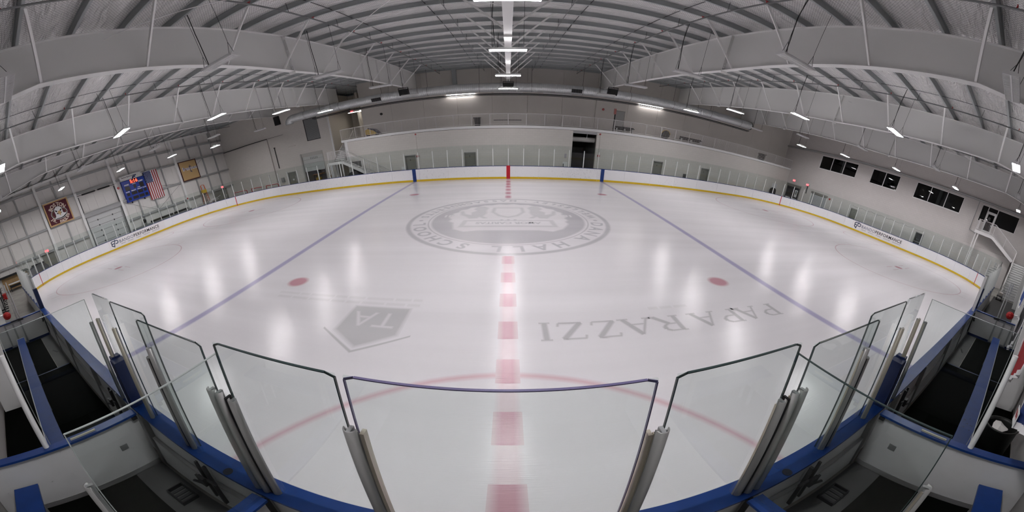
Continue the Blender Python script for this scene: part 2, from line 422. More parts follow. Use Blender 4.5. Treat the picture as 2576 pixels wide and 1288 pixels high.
# passage behind the stair
struct('wall_back.003', MB().box(-17.2, -16.75, 16.6, 22.2, 0, 9.9), CREAM, 'cream side wall of the lit passage behind the stair', 'wall')
struct('wall_back.004', MB().box(-17.2, -12.6, 22.0, 22.3, 0, 9.9), CREAM, 'cream end wall of the lit passage behind the stair', 'wall')
struct('wall_back.005', MB().box(-13.15, -12.85, 16.8, 22.2, 4.3, 9.9).box(-15.3, -15.0, 20.4, 22.0, 4.45, 9.9), CREAM, 'cream return wall and pier of the lit passage', 'wall')
# right wall
WINS = [(5.55, 10.75, 5.47, 7.08, (7.35, 9.05)), (.27, 3.65, 5.45, 7.07, (2.0,)), (-6.85, -1.68, 5.42, 7.08, (-5.1, -3.33)), (-12.6, -8.8, 5.42, 7.08, ())]
wr = wall_x(XR, XR + .3, YN - .3, YU + .3, 0, zr(YU) + .22, [(a, b, c, d) for a, b, c, d, _ in WINS[:3]] + [(-12.6, -8.8, 5.42, 7.08), (-10.43, -9.46, 4.52, 5.5), (12.4, 14.85, -1, 2.45), (8.15, 10.7, -1, 2.42), (3.72, 4.68, -1, 2.17), (-4.28, -3.38, -1, 2.22)])
struct('wall_right', wr, BLOCKY, 'pink grey painted block wall with dark upper windows', 'wall')
# near wall, behind the viewer
struct('wall_near', MB().box(XL - .3, XR + .3, YN - .3, YN, 0, zr(YN) + .5), mat('near_wall', (0.36, 0.35, 0.34), 0.7, vary=(.5, .06)), 'plain grey wall behind the benches', 'wall')
# left wall: insulated metal panels, girts and posts as its pieces
lw = thing('wall_left', 'white metal clad end wall with grey girts and posts', 'wall', (XL, 0, 0), kind='structure')
y = YN - .1
while y < 16.3:
    b = min(y + 1.0, 16.35); holes = [h for h in [(-4.1, 0.0, -1, 4.05)] if True]
    mm = wall_x(XL - .12, XL, y + .006, b - .006, 0, zr(b) + .22, [(max(h[0], y + .006), min(h[1], b - .006), h[2], h[3]) for h in holes if h[0] < b - .01 and h[1] > y + .01])
    if mm.v: part(lw, 'wall_panel', mm, PANELW)
    y = b
part(lw, 'backing', wall_x(XL - .2, XL - .13, YN - .3, 16.5, 0, zr(16) + .3, [(-4.1, 0, -1, 4.05)]), DARKM)
for z, y0, y1 in ((2.2, YN, -4.4), (2.2, .2, 16.2), (4.38, YN, 16.2), (6.72, YN, 16.2), (8.42, YN, 16.2)):
    g = MB().box(XL, XL + .2, y0, y1, z + .09, z + .105).box(XL + .19, XL + .2, y0, y1, z - .1, z + .1).box(XL, XL + .2, y0, y1, z - .105, z - .09)
    part(lw, 'girt', g, GIRT)
for yy, wd in ((-12.5, .12), (-10.35, .14), (-8.15, .26), (-6.2, .12), (-4.35, .26), (.2, .26), (2.25, .12), (4.3, .14), (6.3, .12), (8.35, .28), (10.6, .14), (12.5, .14), (14.4, .12)):
    part(lw, 'post', MB().box(XL, XL + (.32 if wd > .2 else .17), yy - wd / 2, yy + wd / 2, 0, zr(yy) - .05), STEEL if wd > .2 else GIRT)
part(lw, 'eave_channel', MB().bar((XL + .12, YN, zr(YN) - .02), (XL + .12, 16.2, zr(16.2) - .02), .22, .3), STEEL)
for a, b in (((.3, 4.3), (4.2, 2.3)), ((8.2, 4.3), (4.4, 2.3)), ((4.4, 4.9), (8.2, 4.35)), ((8.2, 4.2), (12.4, 6.6))):
    part(lw, 'brace_rod', MB().tube((XL + .1, a[0], a[1]), (XL + .1, b[0], b[1]), .012, 6), DARKM)

# ---- doors and windows
def number(par, s, o, size=.16):
    part(par, 'number', text(s, size, o, (1, 0, 0), (0, 0, 1), .004, .004), DARKM)
def man_door(name, x0, x1, zt, n, lab):
    d = thing(name, lab, 'door', ((x0 + x1) / 2, YB, 0), kind='structure')
    part(d, 'frame', MB().box(x0, x0 + .06, YB - .03, YB + .2, 0, zt).box(x1 - .06, x1, YB - .03, YB + .2, 0, zt).box(x0, x1, YB - .03, YB + .2, zt - .1, zt), mat('door_frame', (.24, .235, .225), .45))
    lf = part(d, 'leaf', MB().box(x0 + .06, x1 - .06, YB + .1, YB + .16, 0, zt - .1), DOORM)
    part(lf, 'handle', MB().tube((x1 - .13, YB + .1, .98), (x1 - .13, YB + .04, .98), .014).tube((x1 - .13, YB + .04, .98), (x1 - .24, YB + .04, .98), .012), ALU)
    if n: number(lf, n, ((x0 + x1) / 2 - .05, YB + .1, 1.72), .2)
man_door('door_1', -9.06, -8.04, 2.25, '8', 'olive grey steel door numbered 8 under the balcony')
man_door('door_2', -3.75, -2.75, 2.17, '7', 'olive grey steel door numbered 7 under the balcony')
man_door('door_3', 13.17, 14.15, 2.2, '6', 'olive grey steel door numbered 6 right of the dark doorway')
man_door('door_4', 18.53, 19.5, 2.2, '5', 'olive grey steel door numbered 5 farthest right under the balcony')
solo('wall_grille', MB().box(16.56, 17.08, YB + .06, YB + .1, .75, 1.3).box(16.56, 17.08, YB - .02, YB + .06, 1.24, 1.3).box(16.56, 17.08, YB - .01, YB + .05, 1.08, 1.12), mat('grille_dark', (.09, .09, .085), .5), 'small dark recessed hatch low in the back wall between doors 6 and 5', 'hatch')
# dark doorway with a pipe duct over it
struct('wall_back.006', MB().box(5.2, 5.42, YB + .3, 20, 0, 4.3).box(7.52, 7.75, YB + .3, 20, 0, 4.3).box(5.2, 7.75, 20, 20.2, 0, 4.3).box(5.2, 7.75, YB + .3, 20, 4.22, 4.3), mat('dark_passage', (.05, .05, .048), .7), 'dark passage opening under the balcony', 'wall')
struct('trim_2', MB().box(5.42, 7.52, YB + .02, YB + .28, 4.0, 4.25), mat('lintel_grey', (.33, .33, .34), .5), 'grey steel lintel over the dark passage', 'trim')
ld = thing('air_duct', 'pale insulated duct crossing inside the dark passage', 'duct', (6.4, YB + .75, 3.3))
part(ld, 'pipe', MB().tube((5.45, YB + .75, 3.47), (7.5, YB + .75, 3.47), .23, 16), mat('duct_cloth', (.42, .41, .40), .6))
part(ld, 'hanger', MB().tube((6.75, YB + .5, 3.6), (6.75, YB + .5, 4.2), .02), STEEL)

def glaze(par, y0, y1, z0, z1, mulls, hz=()):
    """frame, panes and mullions in an opening of the right wall"""
    F = MB(); t = .05
    for a, b in ((y0, y0 + t), (y1 - t, y1)): F.box(XR + .03, XR + .13, a, b, z0, z1)
    for a, b in ((z0, z0 + t), (z1 - t, z1)): F.box(XR + .03, XR + .13, y0 + t, y1 - t, a, b)
    part(par, 'window_frame', F, STEEL)
    for q in mulls: part(par, 'mullion', MB().box(XR + .035, XR + .12, q - .03, q + .03, z0 + t, z1 - t), STEEL)
    e = [y0, *mulls, y1]
    for a, b in zip(e, e[1:]): part(par, 'pane', MB().box(XR + .08, XR + .092, a + .05, b - .05, z0 + t, z1 - t), WGLASS)
    part(par, 'sill', MB().box(XR - .03, XR + .1, y0 - .02, y1 + .02, z0 - .045, z0), WHITE)
WGLASS = mat_glass('window_glass', (0.42, 0.44, 0.44), 1.0)
for i, (a, b, c, d, q) in enumerate(WINS[:3]):
    wn = thing('window_%d' % (i + 1), 'dark upper window %s in the right wall' % ('of three panes nearest the balcony', 'of two panes, the narrow middle one', 'of three panes nearest the steel stair')[i], 'window', (XR, (a + b) / 2, c), kind='structure')
    glaze(wn, a, b, c, d, q)
# rooms behind the windows
rm = MB()
for a, b, c, d, q in WINS:
    rm.box(XR + 2.9, XR + 3, a - .6, b + .6, 4.2, 8).box(XR + .3, XR + 3, a - .6, b + .6, 4.1, 4.2).box(XR + .3, XR + 3, a - .6, b + .6, 7.6, 7.7).box(XR + .3, XR + 3, a - .7, a - .6, 4.1, 7.7).box(XR + .3, XR + 3, b + .6, b + .7, 4.1, 7.7)
struct('wall_right.001', rm, mat('room_dark', (.035, .037, .038), .8), 'unlit rooms behind the upper windows', 'wall')
rc = thing('column', 'pale column standing inside the window of two colours of panes', 'column', (XR + 1.2, 8.2, 4.2)); rc['label'] = 'pale column inside the window nearest the balcony'
part(rc, 'shaft', MB().box(XR + 1, XR + 1.3, 8.05, 8.35, 4.2, 7.6), WHITE)
rc2 = thing('column', 'pale column inside the window nearest the steel stair', 'column', (XR + 1.2, -4.1, 4.2))
part(rc2, 'shaft', MB().box(XR + .9, XR + 1.2, -4.25, -3.95, 4.2, 7.6), WHITE)
hv = solo('metal_cabinet', MB().box(XR + .8, XR + 1.3, -5.6, -4.5, 4.2, 6.15).box(XR + .95, XR + 1.25, -5.1, -4.6, 6.15, 6.75), mat('cabinet_grey', (.25, .26, .26), .5), 'grey metal cabinet behind the window nearest the steel stair', 'cabinet')
# storefront at the head of the stair
sf = thing('window_4', 'dark storefront glazing with a glass door at the head of the steel stair', 'window', (XR, -10.7, 4.5), kind='structure')
F = MB()
for yy in (-12.6, -10.43, -9.46, -8.8): F.box(XR + .02, XR + .12, yy - .035, yy + .035, 5.42 if yy in (-12.6, -8.8) else 4.5, 7.08)
F.box(XR + .02, XR + .12, -12.6, -8.8, 7.03, 7.1).box(XR + .02, XR + .12, -12.6, -10.43, 5.4, 5.46).box(XR + .02, XR + .12, -9.46, -8.8, 5.4, 5.46).box(XR + .02, XR + .12, -10.43, -9.46, 6.5, 6.62)
part(sf, 'window_frame', F, STEEL)
for a, b, c, d in ((-12.56, -10.47, 5.46, 7.03), (-9.42, -8.84, 5.46, 7.03), (-10.39, -9.5, 6.62, 7.03)): part(sf, 'pane', MB().box(XR + .07, XR + .082, a, b, c, d), WGLASS)
gd = part(sf, 'door_leaf', MB().box(XR + .05, XR + .1, -10.39, -10.27, 4.52, 6.5).box(XR + .05, XR + .1, -9.62, -9.5, 4.52, 6.5).box(XR + .05, XR + .1, -10.27, -9.62, 6.38, 6.5).box(XR + .05, XR + .1, -10.27, -9.62, 4.52, 4.75), STEEL)
part(gd, 'pane', MB().box(XR + .07, XR + .08, -10.27, -9.62, 4.75, 6.38), WGLASS)
part(gd, 'emblem', MB().join(text('B', .5, (XR + .064, -9.85, 5.75), (0, -1, 0), (0, 0, 1), .002, .01)), DARKM)

def double_door():
    d = thing('door_5', 'glazed double door with posted notices at the far end of the right wall', 'door', (XR, 13.6, 0), kind='structure')
    part(d, 'lintel', MB().box(XR - .03, XR + .1, 12.4, 14.85, 2.3, 2.62), mat('lintel_brown', (.2, .19, .175), .5))
    part(d, 'frame', MB().box(XR, XR + .12, 14.75, 14.85, 0, 2.3).box(XR, XR + .12, 12.4, 12.55, 0, 2.3), mat('door_frame', (.24, .235, .225), .45))
    for a, b in ((13.66, 14.74), (12.56, 13.62)):
        l = part(d, 'leaf', MB().box(XR + .05, XR + .1, a, a + .12, 0, 2.3).box(XR + .05, XR + .1, b - .12, b, 0, 2.3).box(XR + .05, XR + .1, a + .12, b - .12, 2.15, 2.3).box(XR + .05, XR + .1, a + .12, b - .12, 0, .3).box(XR + .05, XR + .1, a + .12, b - .12, .9, 1.05), DARKM)
        part(l, 'pane', MB().box(XR + .07, XR + .08, a + .12, b - .12, 1.05, 2.15), WGLASS)
        part(l, 'kick_panel', MB().box(XR + .06, XR + .09, a + .12, b - .12, .3, .9), WHITE)
    part(d, 'notice', MB().box(XR + .03, XR + .045, 12.8, 13.25, 1.1, 2.0), mat('paper', (.62, .63, .62), .7))
    part(d, 'notice', MB().box(XR + .025, XR + .03, 12.9, 13.12, 1.45, 1.9), mat('print_grey', (.12, .15, .17), .7))
    bk = part(d, 'lobby', MB().box(XR + 1.6, XR + 1.7, 12, 15.2, 0, 2.7).box(XR + .3, XR + 1.6, 12, 12.1, 0, 2.7).box(XR + .3, XR + 1.6, 15.1, 15.2, 0, 2.7), mat('lobby_wall', (.3, .29, .25), .7))
double_door()
d6 = thing('door_6', 'closed grey roller shutter under a brown lintel in the right wall', 'door', (XR, 9.4, 0), kind='structure')
part(d6, 'lintel', MB().box(XR - .03, XR + .1, 8.15, 10.7, 2.3, 2.52), mat('lintel_brown', (.2, .19, .175), .5))
part(d6, 'frame', MB().box(XR, XR + .12, 8.15, 8.27, .9, 2.3).box(XR, XR + .12, 10.58, 10.7, .9, 2.3), STEEL)
for k in range(14): part(d6, 'slat', MB().box(XR + .08, XR + .1, 8.27, 10.58, .95 + k * .1, .95 + k * .1 + .092), mat('shutter_grey', (.40, .41, .42), .5))
part(d6, 'counter', MB().box(XR - .12, XR + .2, 8.15, 10.7, .88, .95), DARKM)
part(d6, 'apron', MB().box(XR, XR + .2, 8.15, 10.7, 0, .88), WHITE)
for nm, a, b, zt, gl, lb in (('door_7', 3.72, 4.68, 2.17, 0, 'olive grey steel door in the right wall under the window gap'), ('door_8', -4.28, -3.38, 2.22, 1, 'dark glass door with a white emblem in the right wall')):
    d = thing(nm, lb, 'door', (XR, (a + b) / 2, 0), kind='structure')
    part(d, 'frame', MB().box(XR - .02, XR + .12, a, a + .06, 0, zt).box(XR - .02, XR + .12, b - .06, b, 0, zt).box(XR - .02, XR + .12, a, b, zt - .08, zt), mat('door_frame', (.24, .235, .225), .45))
    l = part(d, 'leaf', MB().box(XR + .06, XR + .1, a + .06, b - .06, 0, zt - .08), DARKGLASS if gl else DOORM)
    if gl:
        part(l, 'emblem', MB().join(text('B', .34, (XR + .055, -3.72, 1.5), (0, -1, 0), (0.12, 0, 1), .002)).join(text('P', .34, (XR + .055, -3.95, 1.5), (0, -1, 0), (0.12, 0, 1), .002)), mat('emblem_green', (.25, .33, .31), .5))
        part(l, 'lettering', text('PERFORMANCE', .11, (XR + .055, -3.83, 1.22), (0, -1, 0), (0, 0, 1), .002).join(text('ENTRANCE', .09, (XR + .055, -3.83, 1.02), (0, -1, 0), (0, 0, 1), .002)), WHITE)
    else:
        part(l, 'number', text('4', .2, (XR + .055, 4.2, 1.72), (0, -1, 0), (0, 0, 1), .002), DARKM)

# overhead doors
d9 = thing('door_9', 'half raised white roller door showing a dark workshop', 'door', (-19.5, 16.3, 0), kind='structure')
part(d9, 'frame', MB().box(-20.95, -20.8, 16.28, 16.5, 0, 3.95).box(-18.12, -18.05, 16.28, 16.5, 0, 3.95).box(-20.8, -18.12, 16.35, 16.5, 3.55, 3.95), mat('frame_pale', (.42, .41, .39), .5))  # paler grey than the frames of the small doors
for k in range(4):
    z0 = 1.88 + k * .44
    part(d9, 'door_panel', MB().box(-20.78, -18.14, 16.42, 16.47, z0 + .008, z0 + .432), mat('sectional_white', (.50, .52, .51), .5))
for k in range(5): part(d9, 'vent_slot', MB().box(-19.75 + k * .2, -19.68 + k * .2, 16.40, 16.425, 3.18, 3.42), mat('vent_grey', (.25, .27, .26), .6))  # vent slots drawn as thin grey bars
part(d9, 'workshop', MB().box(-21.3, -17.7, 20.3, 20.4, 0, 4).box(-21.4, -21.3, 16.6, 20.4, 0, 4).box(-17.8, -17.7, 16.6, 20.4, 0, 4).box(-21.3, -17.7, 16.6, 20.4, 3.9, 4), mat('workshop_wall', (.16, .155, .15), .7))
d10 = thing('door_10', 'dark grey blank roller shutter high in the back wall', 'door', (-18.6, 16.3, 5.25), kind='structure')
part(d10, 'frame', MB().box(-19.55, -17.9, 16.25, 16.3, 5.22, 5.28).box(-19.55, -19.45, 16.26, 16.3, 5.28, 7.63).box(-19.45, -17.9, 16.27, 16.3, 7.58, 7.63), DARKM)
for k in range(23): part(d10, 'slat', MB().box(-19.45, -17.92, 16.26, 16.30, 5.28 + k * .1, 5.28 + k * .1 + .094), mat('shutter_dark', (.17, .175, .18), .55))
d11 = thing('door_11', 'olive grey steel door with a white notice left of the roller door', 'door', (-22.5, 16.3, 0), kind='structure')
part(d11, 'frame', MB().box(-23.1, -23.02, 16.27, 16.45, 0, 2.2).box(-22.03, -21.95, 16.27, 16.45, 0, 2.2).box(-23.02, -22.03, 16.27, 16.45, 2.12, 2.2), mat('door_frame', (.24, .235, .225), .45))
l = part(d11, 'leaf', MB().box(-23.02, -22.03, 16.36, 16.42, 0, 2.12), DOORM)
part(l, 'notice', MB().box(-22.62, -22.4, 16.345, 16.355, 1.2, 1.38), WHITE)
part(l, 'lock', MB().box(-22.14, -22.08, 16.33, 16.36, 1.0, 1.65), ALU)
# big bay door in the left wall
d12 = thing('door_12', 'large white sectional overhead door in the left wall below a ribbed panel', 'door', (XL, -2.05, 0), kind='structure')
part(d12, 'frame', MB().box(XL + .02, XL + .18, -4.2, -4.05, 0, 4.2).box(XL + .02, XL + .18, -.05, .08, 0, 4.2).box(XL, XL + .26, -4.25, .15, 4.06, 4.3), GIRT)
for k in range(7): part(d12, 'door_panel', MB().box(XL - .08, XL - .02, -4.08, -.02, .01 + k * .58, .57 + k * .58), mat('sectional_pale', (.53, .54, .54), .5))
for k in range(6):
    for yy in (-2.9, -1.15): part(d12, 'hinge', MB().box(XL - .02, XL + .02, yy - .05, yy + .05, .5 + k * .58, .66 + k * .58), DARKM)
for yy, s in ((-4.12, 1), (.03, -1)): part(d12, 'track', MB().box(XL + .1, XL + .2, yy - .03, yy + .03, .2, 6.3), DARKM)
part(d12, 'spring_shaft', MB().tube((XL + .3, -4.3, 6.45), (XL + .3, .3, 6.45), .025, 8).tube((XL + .3, -3.7, 6.45), (XL + .3, -2.2, 6.45), .085, 10).tube((XL + .3, -1.9, 6.45), (XL + .3, -.5, 6.45), .085, 10), BLACK)
part(d12, 'header_rib', MB().box(XL + .2, XL + .3, -4.3, .2, 4.32, 4.42).box(XL + .2, XL + .3, -4.3, .2, 4.5, 4.56), GIRT)

# ================================================================== steel girders
def girder(x, lab, shallow=False):
    g = thing('steel_girder', lab, 'beam', (x, 0, 7.5), 'white steel roof girders across the rink')
    if shallow: bot = [(-14.4, 6.9), (-12.43, 7.3), (-11.5, 7.52), (-9, 8.06), (-5.8, 8.31), (-.6, 8.56), (3.7, 8.72), (9.05, 8.84), (16.45, 8.92)]
    else: bot = [(-14.4, 6.75), (-12.43, 7.3), (-11.45, 7.48), (-2, 7.49), (9.47, 8.02), (16.45, 8.37)]
    t = .006
    wbm = MB()
    for (y0, z0), (y1, z1) in zip(bot, bot[1:]):
        wbm.prism([(x - t, y0, z0), (x - t, y1, z1), (x - t, y1, zr(y1) - .02), (x - t, y0, zr(y0) - .02)], (2 * t, 0, 0))
    part(g, 'web', wbm, STEEL)
    fl = MB()
    for (y0, z0), (y1, z1) in zip(bot, bot[1:]): fl.bar((x, y0, z0), (x, y1, z1), .25, .022)
    part(g, 'bottom_flange', fl, STEEL)
    part(g, 'top_flange', MB().bar((x, -14.6, zr(-14.6) - .012), (x, 16.45, zr(16.45) - .012), .22, .02), STEEL)
    part(g, 'column', MB().prism([(x - .1, -14.75, 0), (x - .1, -14.4, 6.75), (x - .1, -14.4, zr(-14.4) - .03), (x - .1, -15.2, zr(-15.2) - .03), (x - .1, -15.2, 0)], (.2, 0, 0)), STEEL)
    zb = lambda y: next(z0 + (z1 - z0) * (y - y0) / (y1 - y0) for (y0, z0), (y1, z1) in zip(bot, bot[1:]) if y0 <= y <= y1)
    for y in (-2.0, 9.47):
        part(g, 'splice_plate', MB().box(x - .13, x + .13, y - .022, y + .022, zb(y) - .1, zr(y) - .03), STEEL)
        bl = MB()
        for zz in (zb(y) + .12, zb(y) + .24, zb(y) + .36, zr(y) - .75, zr(y) - .2):
            for s in (-1, 1): bl.tube((x + s * .07, y - .055, zz), (x + s * .07, y + .055, zz), .022, 6)
        part(g, 'bolt_group', bl, STEEL, kind='stuff')
    for y in ((4.9, 7.2, 12.4) if not shallow else (1.5, 12.2)):
        part(g, 'stiffener', MB().box(x - .11, x + .11, y - .006, y + .006, zb(y) + .011, zr(y) - .03), STEEL)
    for k in range(9):
        y = -11.4 + 2.92 * k
        for s in (-1, 1):
            if abs(x + s * 1.6) > 31: continue
            a, b = Vector((x + s * .1, y, zb(y) + .02)), Vector((x + s * 1.62, y - .02, zr(y) + .02))
            mb = MB().bar(a, b, .072, .006, (0, 1, 0)).bar(a + Vector((.0, .036, .0)), b + Vector((.0, .036, .0)), .006, .072, (0, 1, 0))
            part(g, 'flange_brace', mb, BRACE_LIT)
    return g
GX = [0, -7.62, 7.62, -15.24, 15.24, -22.86, 22.86]
GL = ['white steel girder running straight overhead above the red center line', 'deep white girder left of the center one, nearest on the left', 'deep white girder right of the center one, nearest on the right',
      'second white girder out from the center on the left', 'second white girder out from the center on the right', 'shallow third girder before the clad left wall', 'third girder on the right, before the windows']
for x, l in zip(GX, GL): girder(x, l, x == -22.86)
# sprinkler pipes run across the rink just below the purlins
for x, l in ((-5.5, 'thin sprinkler pipe under the purlins, first left of center girder braces'), (5.5, 'thin sprinkler pipe under the purlins, first right of center girder braces'),
             (-1.9, 'slim grey pipe close beside the center girder on its left'), (1.9, 'slim grey pipe close beside the center girder on its right'),
             (-12.9, 'sprinkler pipe between the two left girders'), (12.9, 'sprinkler pipe between the two right girders'),
             (-20.4, 'sprinkler pipe before the third left girder'), (20.4, 'sprinkler pipe before the third right girder'), (-29.6, 'sprinkler pipe along the clad left wall'), (29.0, 'sprinkler pipe along the top of the right wall')):
    p = thing('sprinkler_pipe', l, 'pipe', (x, 0, zr(0) - .3), 'sprinkler pipes under the roof')
    r = .03 if abs(x) > 3 else .016
    pipe = [(x, -14.9, zr(-14.9) - .3), (x, 16.0, zr(16) - .3)]
    part(p, 'pipe', MB().path(pipe, r, 8), PIPE)
    hg, hd = MB(), MB()
    for k in range(11):
        y = -13.3 + 2.92 * k
        hg.tube((x, y, zr(y) - .3), (x, y, zr(y) + .1), .008, 5)
        hd.tube((x, y + 1.3, zr(y) - .26), (x, y + 1.3, zr(y) - .15), .014, 6).tube((x - .05, y + 1.3, zr(y) - .15), (x + .05, y + 1.3, zr(y) - .15), .012, 6)
    part(p, 'hanger', hg, DARKM, kind='stuff'); part(p, 'sprinkler_head', hd, RED, kind='stuff') if abs(x) > 3 else None
# bracing cables under the roof
for i, (a, b, l) in enumerate((((-7.5, -9.3), (-.15, -1.5), 'pale bracing rod from the near left girder up to the center girder'), ((-.15, -6.5), (-7.5, 1.6), 'pale bracing rod crossing behind the left girder top'),
                               ((-7.5, 5.8), (-.15, 11.5), 'far pale bracing rod left of the center girder'), ((15.1, -9.5), (22.7, -2.5), 'bracing rod between the second and third right girders'), ((22.7, -9.5), (15.1, -2.5), 'crossing bracing rod between the second and third right girders'))):
    t = .35
    solo('bracing_rod', MB().tube((a[0], a[1], zr(a[1]) - t), (b[0], b[1], zr(b[1]) - t), .014, 6), STEEL, l, 'rod')

# ================================================================== ceiling lamps
def lamp(lit):
    t = thing('ceiling_lamp', 'x', 'lamp', (0, 0, 0))
    L, W = .61, .165
    part(t, 'housing', MB().prism([(-L, -W, .02), (-L, W, .02), (-L, W * .5, .085), (-L, -W * .5, .085)], (2 * L, 0, 0)).box(-L, L, -W, -W + .008, -.02, .02).box(-L, L, W - .008, W, -.02, .02).box(-L, -L + .01, -W, W, -.02, .02).box(L - .01, L, -W, W, -.02, .02).box(-L, L, -.015, .015, -.022, .02), WHITE)
    for s in (-1, 1):
        q = part(t, 'lens', MB().box(-L + .02, L - .02, s * .02 if s > 0 else -W + .012, W - .012 if s > 0 else -.02, -.012, .0), LIT if lit else UNLIT)
        if not lit:
            fins = MB()
            for k in range(24): fins.box(-L + .05 + k * .049, -L + .056 + k * .049, s * .09 - .065, s * .09 + .065, -.03, -.012)
            part(q, 'louvre', fins, WHITE, kind='stuff')
    if lit: part(t, 'added_uplight', MB().box(-L * .8, L * .8, -.06, .06, .0855, .089), mat('added_uplight_glow', (.9, .9, .9), .5, emit=(1.0, .965, .985), estr=LAMP * .16))  # glowing strip added on top to brighten the girders and roof
    for s in (-1, 1):
        part(t, 'hanger', MB().tube((s * L * .82, -.1, .07), (s * L * .82, 0, .42), .006, 5).tube((s * L * .82, .1, .07), (s * L * .82, 0, .42), .006, 5).tube((s * L * .82, 0, .42), (s * L * .82, 0, 1.9), .006, 5), WIRE)
    part(t, 'power_cord', MB().path([(-L * .7, .03, .08), (-L * .72, .03, .5), (-L * .78, .05, 1.2), (-L * .7, .04, 1.9)], .013, 6), WIRE)
    return t
ORD = ['nearest to the viewer', 'second from the viewer', 'third from the viewer', 'fourth from the viewer', 'fifth, next to the back wall']
CN = {0: 'over the red center line', -13: 'between the two deep left girders', 13: 'between the two deep right girders', -26: 'before the clad left wall', 26: 'before the windows of the right wall',
      -6.4: 'just inside the nearest left girder', 6.4: 'just inside the nearest right girder', -19.7: 'outside the second left girder', 19.7: 'outside the second right girder'}
src = {True: lamp(True), False: lamp(False)}; used = {True: 0, False: 0}
for x in CN:
    lit = x in (0, -13, 13, -26, 26)
    for k, y in enumerate((-12.5, -7.05, -1.5, 4.0, 9.5)):
        xx = x
        if x == 0: y = (-12.7, -6.6, -1.55, 4.05, 9.35)[k]
        lb = ('lit ceiling lamp ' if lit else 'unlit white ceiling lamp ') + CN[x] + ', ' + ORD[k]
        if not used[lit]:
            o = src[lit]; used[lit] = 1; q = o; o.location = (xx, y, 7.0); o['label'] = lb; o['group'] = 'lit ceiling lamps' if lit else 'unlit ceiling lamps'
        else: q = dup(src[lit], (xx, y, 7.0), lb, 'lit ceiling lamps' if lit else 'unlit ceiling lamps')
        for c in q.children:
            if c.name.startswith(('hanger', 'power')): c.scale.z = (zr(y) - 6.95) / 1.9
# lamps on the upper back wall
def wall_lamp(x0, x1, lit, lab):
    t = thing('wall_lamp', lab, 'lamp', ((x0 + x1) / 2, YU - .1, 7.6), 'long lamps on the upper back wall')
    part(t, 'housing', MB().box(x0, x1, YU - .16, YU, 7.6, 7.68), WHITE)
    part(t, 'lens', MB().box(x0 + .02, x1 - .02, YU - .15, YU - .02, 7.57, 7.6), LITW if lit else UNLIT)
wall_lamp(-5.15, -2.75, True, 'lit long lamp on the upper wall left of center')
wall_lamp(11.4, 13.8, True, 'lit long lamp on the upper wall right of center')
wall_lamp(-1.2, 1.2, False, 'unlit long lamp on the upper wall in the middle')
wall_lamp(2.9, 5.3, False, 'unlit long lamp on the upper wall just right of the middle')
wall_lamp(17.6, 20.0, False, 'unlit long lamp on the upper wall toward its right end')
wall_lamp(-11.4, -9.0, False, 'unlit long lamp on the upper wall toward its left end')
for i, (x0, y0, z) in enumerate(((-14.4, 17.6, 7.35), (-14.4, 18.8, 7.55), (-14.4, 20.2, 7.6))):
    t = thing('strip_lamp', 'lit strip lamp in the passage behind the stair, %s of three' % ('lowest and nearest', 'middle', 'farthest')[i], 'lamp', (x0, y0, z))
    part(t, 'housing', MB().box(x0 - .6, x0 + .6, y0 - .08, y0 + .08, z, z + .07), WHITE)
    part(t, 'lens', MB().box(x0 - .58, x0 + .58, y0 - .07, y0 + .07, z - .03, z), mat('strip_lens', (.9, .9, .9), .5, emit=(1, .93, .82), estr=14))
    part(t, 'hanger', MB().tube((x0 - .4, y0, z + .07), (x0 - .4, y0, zr(y0)), .008, 5).tube((x0 + .4, y0, z + .07), (x0 + .4, y0, zr(y0)), .008, 5), WIRE)

# ================================================================== air duct and loudspeakers
DY, DZ, DR = 14.55, 7.84, .405
du = thing('spiral_duct', 'long galvanised spiral air duct before the upper back wall', 'duct', (0, DY, DZ))
e = [(-18.9, 1.0)]
part(du, 'pipe', MB().tube((-19.4, DY, DZ), (22.9, DY, DZ), DR, 28), DUCT)
el = MB()                                             # rounded elbow that drops at the left end
ring = []
for k in range(7):
    a = k / 6 * PI / 2; c = Vector((-19.4 - math.sin(a) * .62, DY, DZ - (1 - math.cos(a)) * .5)); ring.append((c, a))
vs = []
for c, a in ring:
    ux = Vector((0, 1, 0)); uy = Vector((math.sin(a) * -1, 0, math.cos(a))).normalized()
    vs += [c + (ux * math.cos(2 * PI * i / 28) + uy * math.sin(2 * PI * i / 28)) * DR for i in range(28)]
el.add(vs, [(k * 28 + (i + 1) % 28, k * 28 + i, (k + 1) * 28 + i, (k + 1) * 28 + (i + 1) % 28) for k in range(6) for i in range(28)], True)
el.add(vs[-28:], [tuple(range(28))])
part(du, 'elbow', el, DUCT)
part(du, 'end_cap', MB().tube((22.9, DY, DZ), (22.98, DY, DZ), DR + .03, 28), DARKM)
part(du, 'collar', MB().tube((-17.9, DY, DZ), (-17.86, DY, DZ), DR + .02, 28), ALU)
for x in (-10.6, 5.3):
    rg = part(du, 'register', MB().cbox((x, DY - .36, DZ - .16), (.42, 0, 0), (0, .05, -.1), (0, -.06, -.025)).cbox((x, DY - .40, DZ - .12), (.42, 0, 0), (0, .06, -.14), (0, -.03, -.012)), BLACK)
    for k in range(4): part(rg, 'blade', MB().cbox((x - .3 + k * .2, DY - .45, DZ - .13), (.012, 0, 0), (0, .06, -.14), (0, -.02, -.01)), DARKM)
for x in (-18, -14.2, -10.2, -6.3, -2.2, 1.8, 5.8, 9.8, 13.8, 17.8, 21.5):
    h = part(du, 'hanger', MB().tube((x, DY, DZ + DR), (x, DY, zr(DY)), .012, 5), DARKM)
    part(h, 'strap', MB().tube((x - .02, DY, DZ), (x + .02, DY, DZ), DR + .008, 28, cap=False), GALV)
